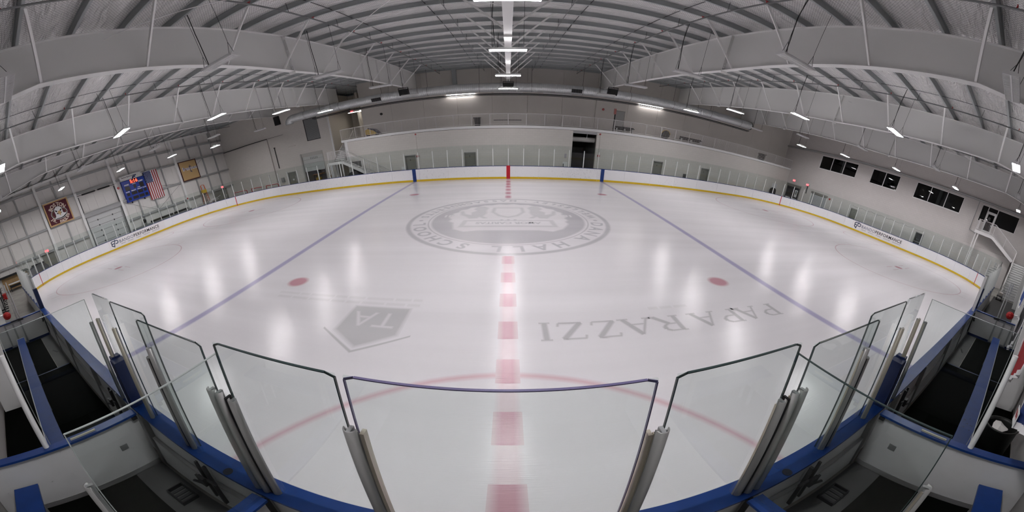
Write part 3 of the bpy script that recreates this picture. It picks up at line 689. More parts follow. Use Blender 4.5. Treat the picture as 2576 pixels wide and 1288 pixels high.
# smaller pipes that follow under the duct
solo('conduit_run', MB().tube((-17.5, DY + .3, 7.30), (23.2, DY + .3, 7.30), .05, 8).tube((-17.5, DY + .5, 7.22), (23.2, DY + .5, 7.22), .03, 8), DARKM, 'dark conduit running below the spiral duct', 'conduit')
solo('vent_stack', MB().box(-4.55, -4.2, 16.2, YU, DZ + .4, zr(16.2) + .1), PURL, 'grey upright channel between duct and roof left of center', 'channel')
def speaker(x, y, z, lab, c=1):
    t = thing('loudspeaker', lab, 'loudspeaker', (x, y, z), 'black loudspeakers under the girders')
    a = Vector((.36, 0, 0)); f = Vector((0, -.16, -.05)); u = Vector((0, -.08, .24))
    part(t, 'cabinet', MB().cbox((x, y, z), a, -f, u), BLACK)
    part(t, 'grille', MB().cbox(Vector((x, y, z)) + f * 1.04, a * .9, -f * .06, u * .86), mat('speaker_cloth', (.015, .016, .015), .9))
    c0 = Vector((x, y, z)) + u
    part(t, 'yoke', MB().bar(c0 + a * 1.03 - u * .9, c0 + a * 1.03 + u * .42, .04, .04, (0, 1, 0)).bar(c0 - a * 1.03 - u * .9, c0 - a * 1.03 + u * .42, .04, .04, (0, 1, 0)).bar(c0 + a * 1.08 + u * .42, c0 - a * 1.08 + u * .42, .05, .04, (0, 1, 0)), BLACK)
    part(t, 'hanger', MB().tube(c0 + u * .42, (x, y, zr(y) - 1.3), .02, 6), DARKM)
speaker(-7.62, 12.3, 7.72, 'black loudspeaker below the far end of the nearest left girder')
speaker(7.62, 12.3, 7.72, 'black loudspeaker below the far end of the nearest right girder')
speaker(0, 12.3, 7.62, 'black loudspeaker below the far end of the center girder')
sp = solo('wall_speaker', MB().box(-23.05, -22.35, 16.12, 16.3, 7.85, 8.85).box(-22.98, -22.42, 16.1, 16.12, 7.95, 8.75), BLACK, 'black box speaker on the back wall left of the duct end', 'loudspeaker')

# ================================================================== ice and its painted marks
HX, HY, RC = 30.48, 12.95, 8.53
def outline(off=0.0, corner=14):
    """closed rink outline, counter-clockwise from the middle of the near side"""
    pts = []
    for cx, cyy, a0 in ((HX - RC, -HY + RC, -PI / 2), (HX - RC, HY - RC, 0), (-HX + RC, HY - RC, PI / 2), (-HX + RC, -HY + RC, PI)):
        for i in range(corner + 1):
            a = a0 + PI / 2 * i / corner
            pts.append((cx + math.cos(a) * (RC + off), cyy + math.sin(a) * (RC + off)))
    return pts
ICE = mat_ice('ice', ICEC)
im = MB(); ol = outline(.03)
im.add([(x, y, 0) for x, y in ol], [tuple(range(len(ol)))]); im.add([(x, y, -.012) for x, y in ol], [tuple(range(len(ol)))[::-1]])
ice = struct('floor.001', im, ICE, 'white sheet of ice inside the boards', 'ice')

def fade_part(name, strips, m, label=None, z=.002):
    """painted mark with soft edges: strips = list of (list of (x,y)) cross sections with alphas, quads between neighbours"""
    V, F, A = [], [], []
    for rows, alph, closed in strips:
        o = len(V); k = len(alph)
        for r in rows:
            for p in r: V.append((p[0], p[1], z))
            A.extend(alph)
        n = len(rows)
        for i in range(n if closed else n - 1):
            j = (i + 1) % n
            for q in range(k - 1): F.append((o + i * k + q, o + i * k + q + 1, o + j * k + q + 1, o + j * k + q))
    me = bpy.data.meshes.new(name)
    off = WLOC[ice.name]
    me.from_pydata([(a - off[0], b - off[1], c - off[2]) for a, b, c in V], [], F)
    ca = me.color_attributes.new('fade', 'FLOAT_COLOR', 'POINT')
    for i, a in enumerate(A): ca.data[i].color = (a, a, a, 1)
    me.materials.append(m); me.update()
    if len(me.polygons) and me.polygons[0].normal.z < 0: me.flip_normals()
    o = bpy.data.objects.new(name, me); COL.objects.link(o); o.parent = ice; WLOC[o.name] = off
    return tag(o, label)
def stripe(x, y0, y1, w, f=.04, n=2):
    rows = [[(x - w / 2 - f, y), (x - w / 2 + f, y), (x + w / 2 - f, y), (x + w / 2 + f, y)] for y in [y0 + (y1 - y0) * i / n for i in range(n + 1)]]
    return (rows, (0, 1, 1, 0), False)
def ring(cx, cyy, r, w, f=.02, n=72, a0=0, a1=2 * PI):
    rr = (r - w / 2 - f, r - w / 2 + f, r + w / 2 - f, r + w / 2 + f); full = abs(a1 - a0 - 2 * PI) < 1e-6
    rows = [[(cx + math.cos(a) * q, cyy + math.sin(a) * q) for q in rr] for a in [a0 + (a1 - a0) * i / n for i in range(n if full else n + 1)]]
    return (rows, (0, 1, 1, 0), full)
def disc(cx, cyy, r, f=.07, n=40):
    return ([[(cx + math.cos(a) * q, cyy + math.sin(a) * q) for q in (0.001, r - f, r + f)] for a in [2 * PI * i / n for i in range(n)]], (1, 1, 0), True)
IRED = mat_ice('ice_red', (0.50, 0.29, 0.34), True, (0.635, 0.53, 0.56))
IREDP = mat_ice('ice_red_pale', (0.635, 0.53, 0.56), True)
IREDL = mat_ice('ice_red_line', (0.60, 0.42, 0.46), True)
IBLUE = mat_ice('ice_blue', (0.38, 0.36, 0.51), True)
IGREY = mat_ice('ice_grey', (0.48, 0.467, 0.49), True)
ILINE = mat_ice('ice_faint_red', (0.55, 0.40, 0.42), True)
GR = (0.48, 0.467, 0.49); SEAL = (0.66, 0.643, 0.662)
IWHITE = mat_ice('ice_white', SEAL, True, GR)
ISGREY = mat_ice('seal_grey', (0.545, 0.532, 0.552), True, SEAL)
IEWHITE = mat_ice('emblem_white', (0.63, 0.615, 0.63), True, (0.485, 0.48, 0.49))
ISTEXT = mat_ice('seal_letter', (0.47, 0.46, 0.485), True, SEAL)
# red center line: pale bands with darker checks
def checks():
    out = []; y = -12.58
    while y < 12.2:
        if not -5.0 < y < 4.4: out.append(stripe(0, y, y + .62, .27, .06, 1))
        y += 1.24
    return out
fade_part('center_line', [stripe(0, -12.93, -4.5, .29, .05), stripe(0, 4.5, 12.93, .29, .05)], IREDP, 'pale red center line', .0015)
fade_part('center_line_check', checks(), IRED, 'darker red checks of the center line', .003)
for s in (-1, 1):
    fade_part('blue_line', [stripe(s * 7.77, -12.93, 12.93, .27, .05, 12)], IBLUE)
    for q in (-1, 1):
        fade_part('faceoff_spot', [disc(s * 6.1, q * 6.7, .31)], mat_ice('ice_spot', (0.50, 0.27, 0.31), True))
        fade_part('faceoff_circle', [ring(s * 20.7, q * 6.7, 4.5, .06, .025)], ILINE)
        fade_part('faceoff_spot', [disc(s * 20.7, q * 6.7, .28)], mat_ice('ice_spot', (0.50, 0.27, 0.31), True))
        hm = []
        for a in (-1, 1):
            for b in (-1, 1):
                x0, y0 = s * 20.7 + a * .6, q * 6.7 + b * .25
                hm.append(([[(x0, y0 - .04), (x0, y0 - .01), (x0, y0 + .01), (x0, y0 + .04)], [(x0 + a * .9, y0 - .04), (x0 + a * .9, y0 - .01), (x0 + a * .9, y0 + .01), (x0 + a * .9, y0 + .04)]], (0, 1, 1, 0), False))
            hm.append(stripe(s * 20.7 + a * .85, q * 6.7 + 4.5, q * 6.7 + 5.1, .05, .02, 1)); hm.append(stripe(s * 20.7 + a * .85, q * 6.7 - 5.1, q * 6.7 - 4.5, .05, .02, 1))
        fade_part('hash_mark', hm, ILINE)
    fade_part('goal_line', [stripe(s * 27.13, -11.15, 11.15, .05, .02, 6)], ILINE)
    fade_part('goal_crease', [ring(s * 27.13, 0, 1.83, .05, .02, 30, PI / 2 if s > 0 else -PI / 2, 3 * PI / 2 if s > 0 else PI / 2)], ILINE)
fade_part('referee_crease', [ring(0, -12.95, 3.05, .10, .05, 40, 0.0, PI)], IREDL)
# --- center crest: ring, lettering, disc and a pale seal; it reads from the far side
def ice_text(name, items, m, z):
    """items: callables of (boldness, lift); outlines of growing boldness are stacked so that the edges fade as under ice"""
    mb = MB(); al = []
    for e, lift, a in ((.05, 0, .25), (.025, .0008, .55), (0, .0016, .8), (-.02, .0024, 1.0)):
        for t in items:
            k = len(mb.v); mb.join(t(e, lift)); al += [a] * (len(mb.v) - k)
    o = part(ice, name, mb, m)
    ca = o.data.color_attributes.new('fade', 'FLOAT_COLOR', 'POINT')
    ca.data.foreach_set('color', [q for a in al for q in (a, a, a, 1.0)])
    return o
def it(s, size, o, bold=0.0, sx=1.0):
    return lambda e, lift: text(s, size, (o[0], o[1], o[2] + lift), (-1, 0, 0), (0, -1, 0), 0, bold + e * .6, sx=sx)
def arc_text(s, r, size, mid, top, step, z):
    """letters round a circle seen from the far side; top: tops point outward, else inward"""
    out = []; n = len(s); wd = [(.45 if c in 'I·.' else 1.12 if c in 'MW' else .55 if c == ' ' else .92) * step for c in s]
    tot = sum(wd); p = -tot / 2
    for c, wdt in zip(s, wd):
        a = p + wdt / 2; p += wdt
        if c == ' ': continue
        if top: th = mid - a; rad = Vector((math.cos(th), math.sin(th), 0)); up = rad; o = rad * (r - size * .36)
        else: th = mid + a; rad = Vector((math.cos(th), math.sin(th), 0)); up = -rad; o = rad * (r + size * .36)
        rt = Vector((up.y, -up.x, 0))
        out.append(lambda e, lift, c=c, o=o, rt=rt, up=up: text(c, size, (o.x, o.y, z + lift), rt, up, 0, .012 + e * .6))
    return out
fade_part('crest_ring', [ring(0, 0, 4.36, .20, .05), ring(0, 0, 3.50, .05, .03)], IGREY)
fade_part('crest_disc', [disc(0, 0, 3.36, .06, 64)], IGREY)
ITEXT = mat_ice('ice_letter', (0.47, 0.46, 0.485), True)
ice_text('crest_lettering', arc_text('DANA HALL SCHOOL', 3.90, .74, -PI / 2, True, .212, .003) + arc_text('WELLESLEY · MASSACHUSETTS', 3.90, .52, PI / 2, False, .134, .003), ITEXT, .003)
ice_text('crest_dots', [it('·', 1.0, (s * 3.9, .25, .003), .03) for s in (-1, 1)], ITEXT, .003)
ice_text('crest_lettering', [it('18', .5, (2.75, .75, .0045), .01), it('81', .5, (-2.75, .75, .0045), .01)], IWHITE, .0045)
# pale seal: a scalloped mantle with a shield, two standing lions and a motto band
def blob(pts, name, m, z):
    cx, cyy = sum(p[0] for p in pts) / len(pts), sum(p[1] for p in pts) / len(pts)
    def grow(e):
        out = []
        n = len(pts)
        for i in range(n):
            a, b, c = Vector(pts[i - 1]), Vector(pts[i]), Vector(pts[(i + 1) % n])
            d1, d2 = (b - a).normalized(), (c - b).normalized(); t = (d1 + d2)
            t = t.normalized() if t.length > 1e-6 else d1
            out.append((b.x + t.y * e, b.y - t.x * e))
        return out
    area = sum(pts[i - 1][0] * pts[i][1] - pts[i][0] * pts[i - 1][1] for i in range(len(pts)))
    sg = 1 if area > 0 else -1
    me = bpy.data.meshes.new(name); off = WLOC[ice.name]; V = []; F = []; A = []
    for e, lift, al in ((.06, 0, .25), (.02, .0006, .5), (-.02, .0012, .8), (-.05, .0018, 1.0)):
        k = len(V); g = grow(e * sg); V += [(x - off[0], y - off[1], z + lift - off[2]) for x, y in g]; F.append(tuple(range(k, k + len(g)))); A += [al] * len(g)
    me.from_pydata(V, [], F)
    ca = me.color_attributes.new('fade', 'FLOAT_COLOR', 'POINT'); ca.data.foreach_set('color', [q for a in A for q in (a, a, a, 1.0)])
    me.materials.append(m); me.update()
    if me.polygons[0].normal.z < 0: me.flip_normals()
    o = bpy.data.objects.new(name, me); COL.objects.link(o); o.parent = ice; WLOC[o.name] = off
    return o
mant = []
for i in range(60):
    a = PI * 1.16 * i / 59 - PI * .08
    r = 2.55 + .07 * math.cos(i * PI * 2 / 4) + .55 * math.sin(max(0, a))
    mant.append((math.cos(a) * r, math.sin(a) * r - .15))
mant += [(-2.2, -1.55), (-1.75, -1.9), (-1.2, -1.75), (1.2, -1.75), (1.75, -1.9), (2.2, -1.55)]
blob(mant, 'crest_seal', IWHITE, .004)
sh = [(-.75, 2.2), (.75, 2.2), (.8, 1.2), (.45, .45), (0, .15), (-.45, .45), (-.8, 1.2)]
blob(sh, 'crest_shield', ISGREY, .007)
blob([(x * .78, .15 + (y - .15) * .8 + .22) for x, y in sh], 'crest_shield', mat_ice('seal_white', SEAL, True, (0.545, 0.532, 0.552)), .010)
def lion(s):
    L = [(.9, .1), (1.15, .45), (1.0, .95), (1.05, 1.6), (.95, 2.1), (1.2, 2.45), (1.55, 2.3), (1.7, 1.9), (1.5, 1.55), (1.75, 1.2), (1.7, .7), (2.0, .9), (2.15, 1.5), (2.3, 1.45), (2.2, .75), (1.9, .4), (1.75, .05), (1.4, .1), (1.3, .35), (1.1, .05)]
    return [(s * x, y) for x, y in L]
for s in (-1, 1): blob(lion(s), 'crest_lion', ISGREY, .007)
blob([(-1.95, -.2), (1.95, -.2), (2.05, -1.3), (-2.05, -1.3)], 'crest_motto_band', ISGREY, .007)
blob([(-1.75, -.42), (1.75, -.42), (1.82, -1.08), (-1.82, -1.08)], 'crest_motto_band', mat_ice('seal_white', SEAL, True, (0.545, 0.532, 0.552)), .010)
ice_text('crest_motto', [it('AMOR CARITAS', .42, (0, -.58, .013), .004, .92)], ISTEXT, .013)
ice_text('crest_motto', [it('* * *', .42, (0, -.02, .010), .02)], ISTEXT, .010)
# --- house-shaped emblem on the left, lettering on the right
IEMB = mat_ice('ice_emblem', (0.485, 0.48, 0.49), True)
blob([(-3.55, -7.82), (-2.17, -7.82), (-2.17, -8.9), (-2.87, -9.42), (-3.57, -8.9)], 'house_emblem', IEMB, .002)
EC = (-2.87, -8.1)
ice_text('house_emblem_letters', [it('TA', .86, (-2.87, -8.08, .005), -.012)], IEWHITE, .005)
fade_part('house_emblem_roof', [([[(-3.86, -8.84), (-3.86, -8.87), (-3.86, -8.9), (-3.86, -8.93)], [(-2.87, -9.52), (-2.87, -9.56), (-2.87, -9.6), (-2.87, -9.64)], [(-1.88, -8.84), (-1.88, -8.87), (-1.88, -8.9), (-1.88, -8.93)]], (0, 1, 1, 0), False)], IEMB)
FAINT = mat_ice('ice_faint_grey', (0.635, 0.62, 0.635), True)
def faint_rows(name, x0, x1, ys, h):
    st = []
    for q, y in enumerate(ys):
        x = x0 + .1 * q; rr = random.Random(q + int(x0 * 10))
        while x < x1 - .1 * q:
            wd = .2 + rr.random() * .55
            st.append(([[(x, y - h / 2 - .03), (x, y - h / 2 + .03), (x, y + h / 2 - .03), (x, y + h / 2 + .03)], [(min(x + wd, x1), y - h / 2 - .03), (min(x + wd, x1), y - h / 2 + .03), (min(x + wd, x1), y + h / 2 - .03), (min(x + wd, x1), y + h / 2 + .03)]], (0, 1, 1, 0), False)); x += wd + .06
    fade_part(name, st, FAINT)
faint_rows('faded_lettering', -6.25, -2.0, (-7.42, -7.66), .12)
faint_rows('faded_lettering', 3.2, 4.25, (-7.92,), .12)
# serif capitals drawn as thick and thin strokes
GLY = {'P': ([(0, 0, 0, 1, .17), (0, .97, .38, .97, .05), (.38, .97, .56, .83, .08), (.56, .83, .56, .62, .15), (.56, .62, .38, .48, .08), (.38, .48, 0, .48, .05), (-.16, 0, .18, 0, .04), (-.16, 1, 0, 1, .04)], .74),
       'A': ([(-.05, 0, .34, 1, .06), (.34, 1, .74, 0, .17), (.1, .36, .58, .36, .045), (-.18, 0, .1, 0, .04), (.56, 0, .92, 0, .04)], .80),
       'R': ([(0, 0, 0, 1, .17), (0, .97, .38, .97, .05), (.38, .97, .54, .85, .08), (.54, .85, .54, .66, .15), (.54, .66, .38, .52, .08), (.38, .52, 0, .52, .05), (.32, .52, .72, 0, .16), (-.16, 0, .18, 0, .04), (-.16, 1, 0, 1, .04), (.66, 0, .86, 0, .04)], .80),
       'Z': ([(0, .97, .66, .97, .05), (.62, .97, .06, .03, .17), (.02, .03, .70, .03, .05), (.02, .97, -.02, .78, .04), (.70, .03, .74, .24, .04)], .80),
       'I': ([(.1, 0, .1, 1, .17), (-.06, 0, .26, 0, .04), (-.06, 1, .26, 1, .04)], .34)}
def serif(s, size, o, ux, uy, sx=1.0, ex=0.0):
    mb = MB(); o, ux, uy = Vector(o), Vector(ux), Vector(uy); p = 0.0
    for i, c in enumerate(s):
        if c == ' ': p += .42 * sx; continue
        st, adv = GLY[c]
        for x0, y0, x1, y1, wdt in st:
            a = Vector((p + x0 * sx, y0)); b = Vector((p + x1 * sx, y1)); d = (b - a).normalized(); n = Vector((-d.y, d.x)) * (wdt / 2 + ex)
            q = [a + n, a - n, b - n, b + n]
            mb.add([o + ux * v.x * size + uy * v.y * size for v in q], [(0, 1, 2, 3)])
        p += (adv + .2) * sx
    return mb
ice_text('serif_lettering', [lambda e, lift: serif('PAPA RAZZI', .60, (6.68, -8.34, .002 + lift), (-1, .003, 0), (0, -1, 0), 1.18, e * .9)], mat_ice('ice_serif', (0.47, 0.462, 0.475), True), .002)

# ================================================================== dasher boards with glass
bd = thing('rink_boards', 'white dasher boards with yellow kick plate, blue cap and glass around the ice', 'boards', (0, 0, 0))
GAP0, GAP1 = -13.0, 13.0                     # the near straight between the benches has its own glass
segs = []                                    # (points along the inner face) per board panel
def straight(a, b, n): return [[(a[0] + (b[0] - a[0]) * t, a[1] + (b[1] - a[1]) * t) for t in (i / n, (i + 1) / n)] for i in range(n)]
def bend(cx, cyy, a0, n=6, k=4): return [[(cx + math.cos(a0 + PI / 2 * (i + j / k) / n) * RC, cyy + math.sin(a0 + PI / 2 * (i + j / k) / n) * RC) for j in range(k + 1)] for i in range(n)]
SX, SY = HX - RC, HY - RC
RING = [('near', straight((-SX, -HY), (SX, -HY), 18)), ('c1', bend(SX, -SY, -PI / 2)), ('right', straight((HX, -SY), (HX, SY), 4)), ('c2', bend(SX, SY, 0)),
        ('far', straight((SX, HY), (-SX, HY), 18)), ('c3', bend(-SX, SY, PI / 2)), ('left', straight((-HX, SY), (-HX, -SY), 4)), ('c4', bend(-SX, -SY, PI))]
def nrm(pts, i):
    a = Vector(pts[max(i - 1, 0)]); b = Vector(pts[min(i + 1, len(pts) - 1)]); d = (b - a).normalized()
    return Vector((d.y, -d.x))               # outward for a counter-clockwise outline
def sweep(mb, pts, o0, o1, z0, z1):
    V = []
    for i, p in enumerate(pts):
        n = nrm(pts, i); a = Vector(p) + n * o0; b = Vector(p) + n * o1
        V += [(a.x, a.y, z0), (b.x, b.y, z0), (b.x, b.y, z1), (a.x, a.y, z1)]
    F = []
    for i in range(len(pts) - 1):
        k = i * 4; l = k + 4
        F += [(k, k + 3, l + 3, l), (k + 1, l + 1, l + 2, k + 2), (k + 3, k + 2, l + 2, l + 3), (k, l, l + 1, k + 1)]
    F += [(0, 1, 2, 3), (len(V) - 4, len(V) - 1, len(V) - 2, len(V) - 3)]
    return mb.add(V, F)
def trimmed(pts):
    """shrink a panel by a hair at both ends so that the joints show"""
    a, b = Vector(pts[0]), Vector(pts[1]); c, d = Vector(pts[-1]), Vector(pts[-2])
    p = list(pts); e = .005
    p[0] = tuple(a + (b - a).normalized() * e); p[-1] = tuple(c + (d - c).normalized() * e)
    return p
POSTS = []
post_m = MB().box(-.032, .032, .0, .07, 0, 1.42).box(-.02, .02, -.03, .0, 0, 1.42)
PM = _mesh('glass_post', post_m, POSTW, (0, 0, 0))
def arc_pts(pts, t):
    """point and normal at fraction t of a polyline"""
    L = [(Vector(b) - Vector(a)).length for a, b in zip(pts, pts[1:])]; s = t * sum(L)
    for i, l in enumerate(L):
        if s <= l + 1e-9:
            p = Vector(pts[i]).lerp(Vector(pts[i + 1]), s / l); d = (Vector(pts[i + 1]) - Vector(pts[i])).normalized(); return p, Vector((d.y, -d.x))
        s -= l
    return Vector(pts[-1]), nrm(pts, len(pts) - 1)
for side, panels in RING:
    for pts in panels:
        pp = trimmed(pts)
        part(bd, 'board_panel', sweep(MB(), pp, 0, .035, .005, 1.065), BOARD)
        part(bd, 'kick_plate', sweep(MB(), pp, -.012, 0, .005, .17), YEL)
        near_mid = side == 'near' and abs((pts[0][0] + pts[1][0]) / 2) < 13.2
        part(bd, 'cap_rail', sweep(MB(), pts, -.012, .19 if side == 'near' else .15, 1.066, 1.10), BLUE)
        part(bd, 'back_panel', sweep(MB(), pp, .12, .13, .03, 1.06), BOARDB) if side == 'near' else None
        if near_mid: continue
        for h in (0, 1):
            sub = []
            for i in range(4): sub.append(tuple(arc_pts(pts, (h + .012 + .976 * i / 3) / 2)[0]))
            if side in ('near', 'far', 'left', 'right'): sub = [sub[0], sub[-1]]
            g = part(bd, 'glass_pane', sweep(MB(), sub, .07, .082, 1.10, 2.83), GLASS)
            p, n = arc_pts(pts, h / 2)
            o = piece(bd, 'glass_post', PM); o.location = (p.x + n.x * .09, p.y + n.y * .09, 1.10); o.rotation_euler = (0, 0, math.atan2(n.y, n.x) - PI / 2)
# red and blue line bands across the boards
for x, m, wd in ((0, mat('band_red', (.48, .01, .025), .4), .3), (-7.77, BLUE, .3), (7.77, BLUE, .3)):
    part(bd, 'line_band', MB().box(x - wd / 2, x + wd / 2, HY - .016, HY + .0, .01, 1.066), m)
    part(bd, 'line_band', MB().box(x - wd / 2, x + wd / 2, HY - .016, HY + .16, 1.066, 1.106), m)
for sx in (-1, 1):
    for sy in (-1, 1):
        a = math.acos((27.13 - SX) / RC); c, s_ = math.cos(a), math.sin(a)
        p = Vector((sx * (SX + c * (RC - .008)), sy * (SY + s_ * (RC - .008)), .54)); t = Vector((-s_ * sx, c * sy, 0))
        part(bd, 'line_band', MB().cbox(p, t * .035, Vector((c * sx, s_ * sy, 0)) * .008, (0, 0, .53)), mat('band_red', (.48, .01, .025), .4))
# sponsor lettering on both end boards
def sponsor(sx):
    x = sx * (HX - .004); ux = (0, sx * -1.0, 0) if sx > 0 else (0, 1.0, 0); up = (0, 0, 1); d = Vector(ux)
    def P(t, z): return (x, d.y * t, z)
    SL = mat('sponsor_slate', (.07, .095, .16), .4); SB = mat('sponsor_black', (.02, .015, .02), .4)
    part(bd, 'sponsor_panel', MB().box(x - sx * .002, x + sx * .003, -3.4, 3.4, .19, 1.05), mat('sponsor_white', (.76, .74, .745), .35))
    x -= sx * .004
    lg = MB()
    for pts in ([(-2.72, .92), (-3.0, .92), (-3.08, .84), (-3.08, .74), (-2.98, .68), (-2.76, .68)], [(-2.98, .68), (-3.08, .6), (-3.06, .48), (-2.96, .42), (-2.8, .42)], [(-2.62, 1.0), (-2.86, .32)], [(-2.66, .9), (-2.42, .9), (-2.34, .82), (-2.34, .7), (-2.42, .62), (-2.62, .62)]):
        for a, b in zip(pts, pts[1:]):
            A, B = Vector(P(*a)), Vector(P(*b)); dd = (B - A).normalized(); nn = Vector((1, 0, 0)).cross(dd) * .045
            lg.add([A + nn - dd * .03, A - nn - dd * .03, B - nn + dd * .03, B + nn + dd * .03], [(0, 1, 2, 3)])
    part(bd, 'sponsor_logo', lg, SL)
    part(bd, 'sponsor_lettering', text('BANDO', .44, P(-2.2, .55), ux, up, .001, .0, 'LEFT', 1.12, 1.0), SL)
    part(bd, 'sponsor_lettering', text('PERFORMANCE', .44, P(-.5, .55), ux, up, .001, .006, 'LEFT', 1.08, .98), SB)
    for wd_, tt in (('DEDHAM', -2.1), ('WELLESLEY', -1.3), ('WOBURN', -.3), ('WORCESTER', .6), ('BRIDGEWATER', 1.7)): part(bd, 'sponsor_lettering', text(wd_, .12, P(tt, .36), ux, up, .001, .0, 'LEFT', 1.15, 1.0), SB)
sponsor(-1); sponsor(1)
# sagging safety cable between the posts of the right end
cbm = MB()
yy = -4.4
ends = [(HX + .12, -4.4 + 1.22 * i) for i in range(8)]
for (x0, y0), (x1, y1) in zip(ends, ends[1:]):
    q = [(x0, y0 + (y1 - y0) * t, 2.52 - .10 * math.sin(PI * t)) for t in (0, .25, .5, .75, 1)]
    cbm.path(q, .008, 5)
part(bd, 'safety_cable', cbm, DARKM)
# net-like glass pane edges stay thin; thick dark edges only show on the near panes below

# ================================================================== the timekeeper's box and the benches beside it
def pane_y(par, x0, x1, y, z0, z1, edges='tlr', m=None):
    """glass sheet in a plane y = const with polished dark edges"""
    g = part(par, 'glass_pane', MB().box(x0, x1, y - .006, y + .006, z0, z1), GLASS)
    e = MB(); t = .004; r = .05
    if 't' in edges: e.box(x0 + r, x1 - r, y - .0065, y + .0065, z1 - t, z1 + .002)
    if 'l' in edges: e.box(x0 - .002, x0 + t, y - .0065, y + .0065, z0, z1 - .02).bar((x0 + .001, y, z1 - .021), (x0 + r, y, z1 - .001), .013, .005, (0, 1, 0))
    if 'r' in edges: e.box(x1 - t, x1 + .002, y - .0065, y + .0065, z0, z1 - .02).bar((x1 - .001, y, z1 - .021), (x1 - r, y, z1 - .001), .013, .005, (0, 1, 0))
    part(g, 'polished_edge', e, m or GEDGE)
def pane_x(par, x, y0, y1, z0, z1, m=None):
    g = part(par, 'glass_pane', MB().box(x - .006, x + .006, y0, y1, z0, z1), GLASS)
    part(g, 'polished_edge', MB().box(x - .0065, x + .0065, y0, y1, z1 - .004, z1 + .002).box(x - .0065, x + .0065, y1 - .004, y1 + .002, z0, z1).box(x - .0065, x + .0065, y0 - .002, y0 + .004, z0, z1), m or GEDGE)
def half_post(par, x, y, z0, z1, r=.036, back=-1, m=None):
    """half round aluminium extrusion, its round face to the box, with an open channel at the top"""
    V, n = [], 12
    sh = MB(); pts = [(x + math.cos(PI * i / n) * r, y + back * math.sin(PI * i / n) * r * 1.05) for i in range(n + 1)]
    inn = [(x + math.cos(PI * i / n) * (r - .006), y + back * math.sin(PI * i / n) * (r - .006)) for i in range(n + 1)]
    k = n + 1
    for q in (pts, inn):
        for z in (z0, z1): V += [(a, b, z) for a, b in q]
    F = []
    for i in range(n): F += [(i, i + 1, k + i + 1, k + i), (2 * k + i, 3 * k + i, 3 * k + i + 1, 2 * k + i + 1), (k + i, k + i + 1, 3 * k + i + 1, 3 * k + i)]
    for i in (0, n): F.append((i, k + i, 3 * k + i, 2 * k + i))
    sh.add(V, F, True)
    p = part(par, 'glass_post', sh, m or ALU)
    part(p, 'channel', MB().box(x - .011, x + .011, y + back * .03, y - back * .02, z0, z1 - .004).box(x - r, x + r, y - .004, y + .004, z0, z1 - .02), GALV)
    part(p, 'gasket', MB().box(x - r - .004, x - r + .006, y - back * .012, y + back * .004, z0, z1 - .03), ALUD)
    return p
YG = -13.03
ALUP = mat('post_grey', (.30, .30, .295), .38, .55)
pane_y(bd, -.665, .615, YG, 1.10, 2.775, 'tlr', mat('edge_violet', (.10, .09, .17), .25))
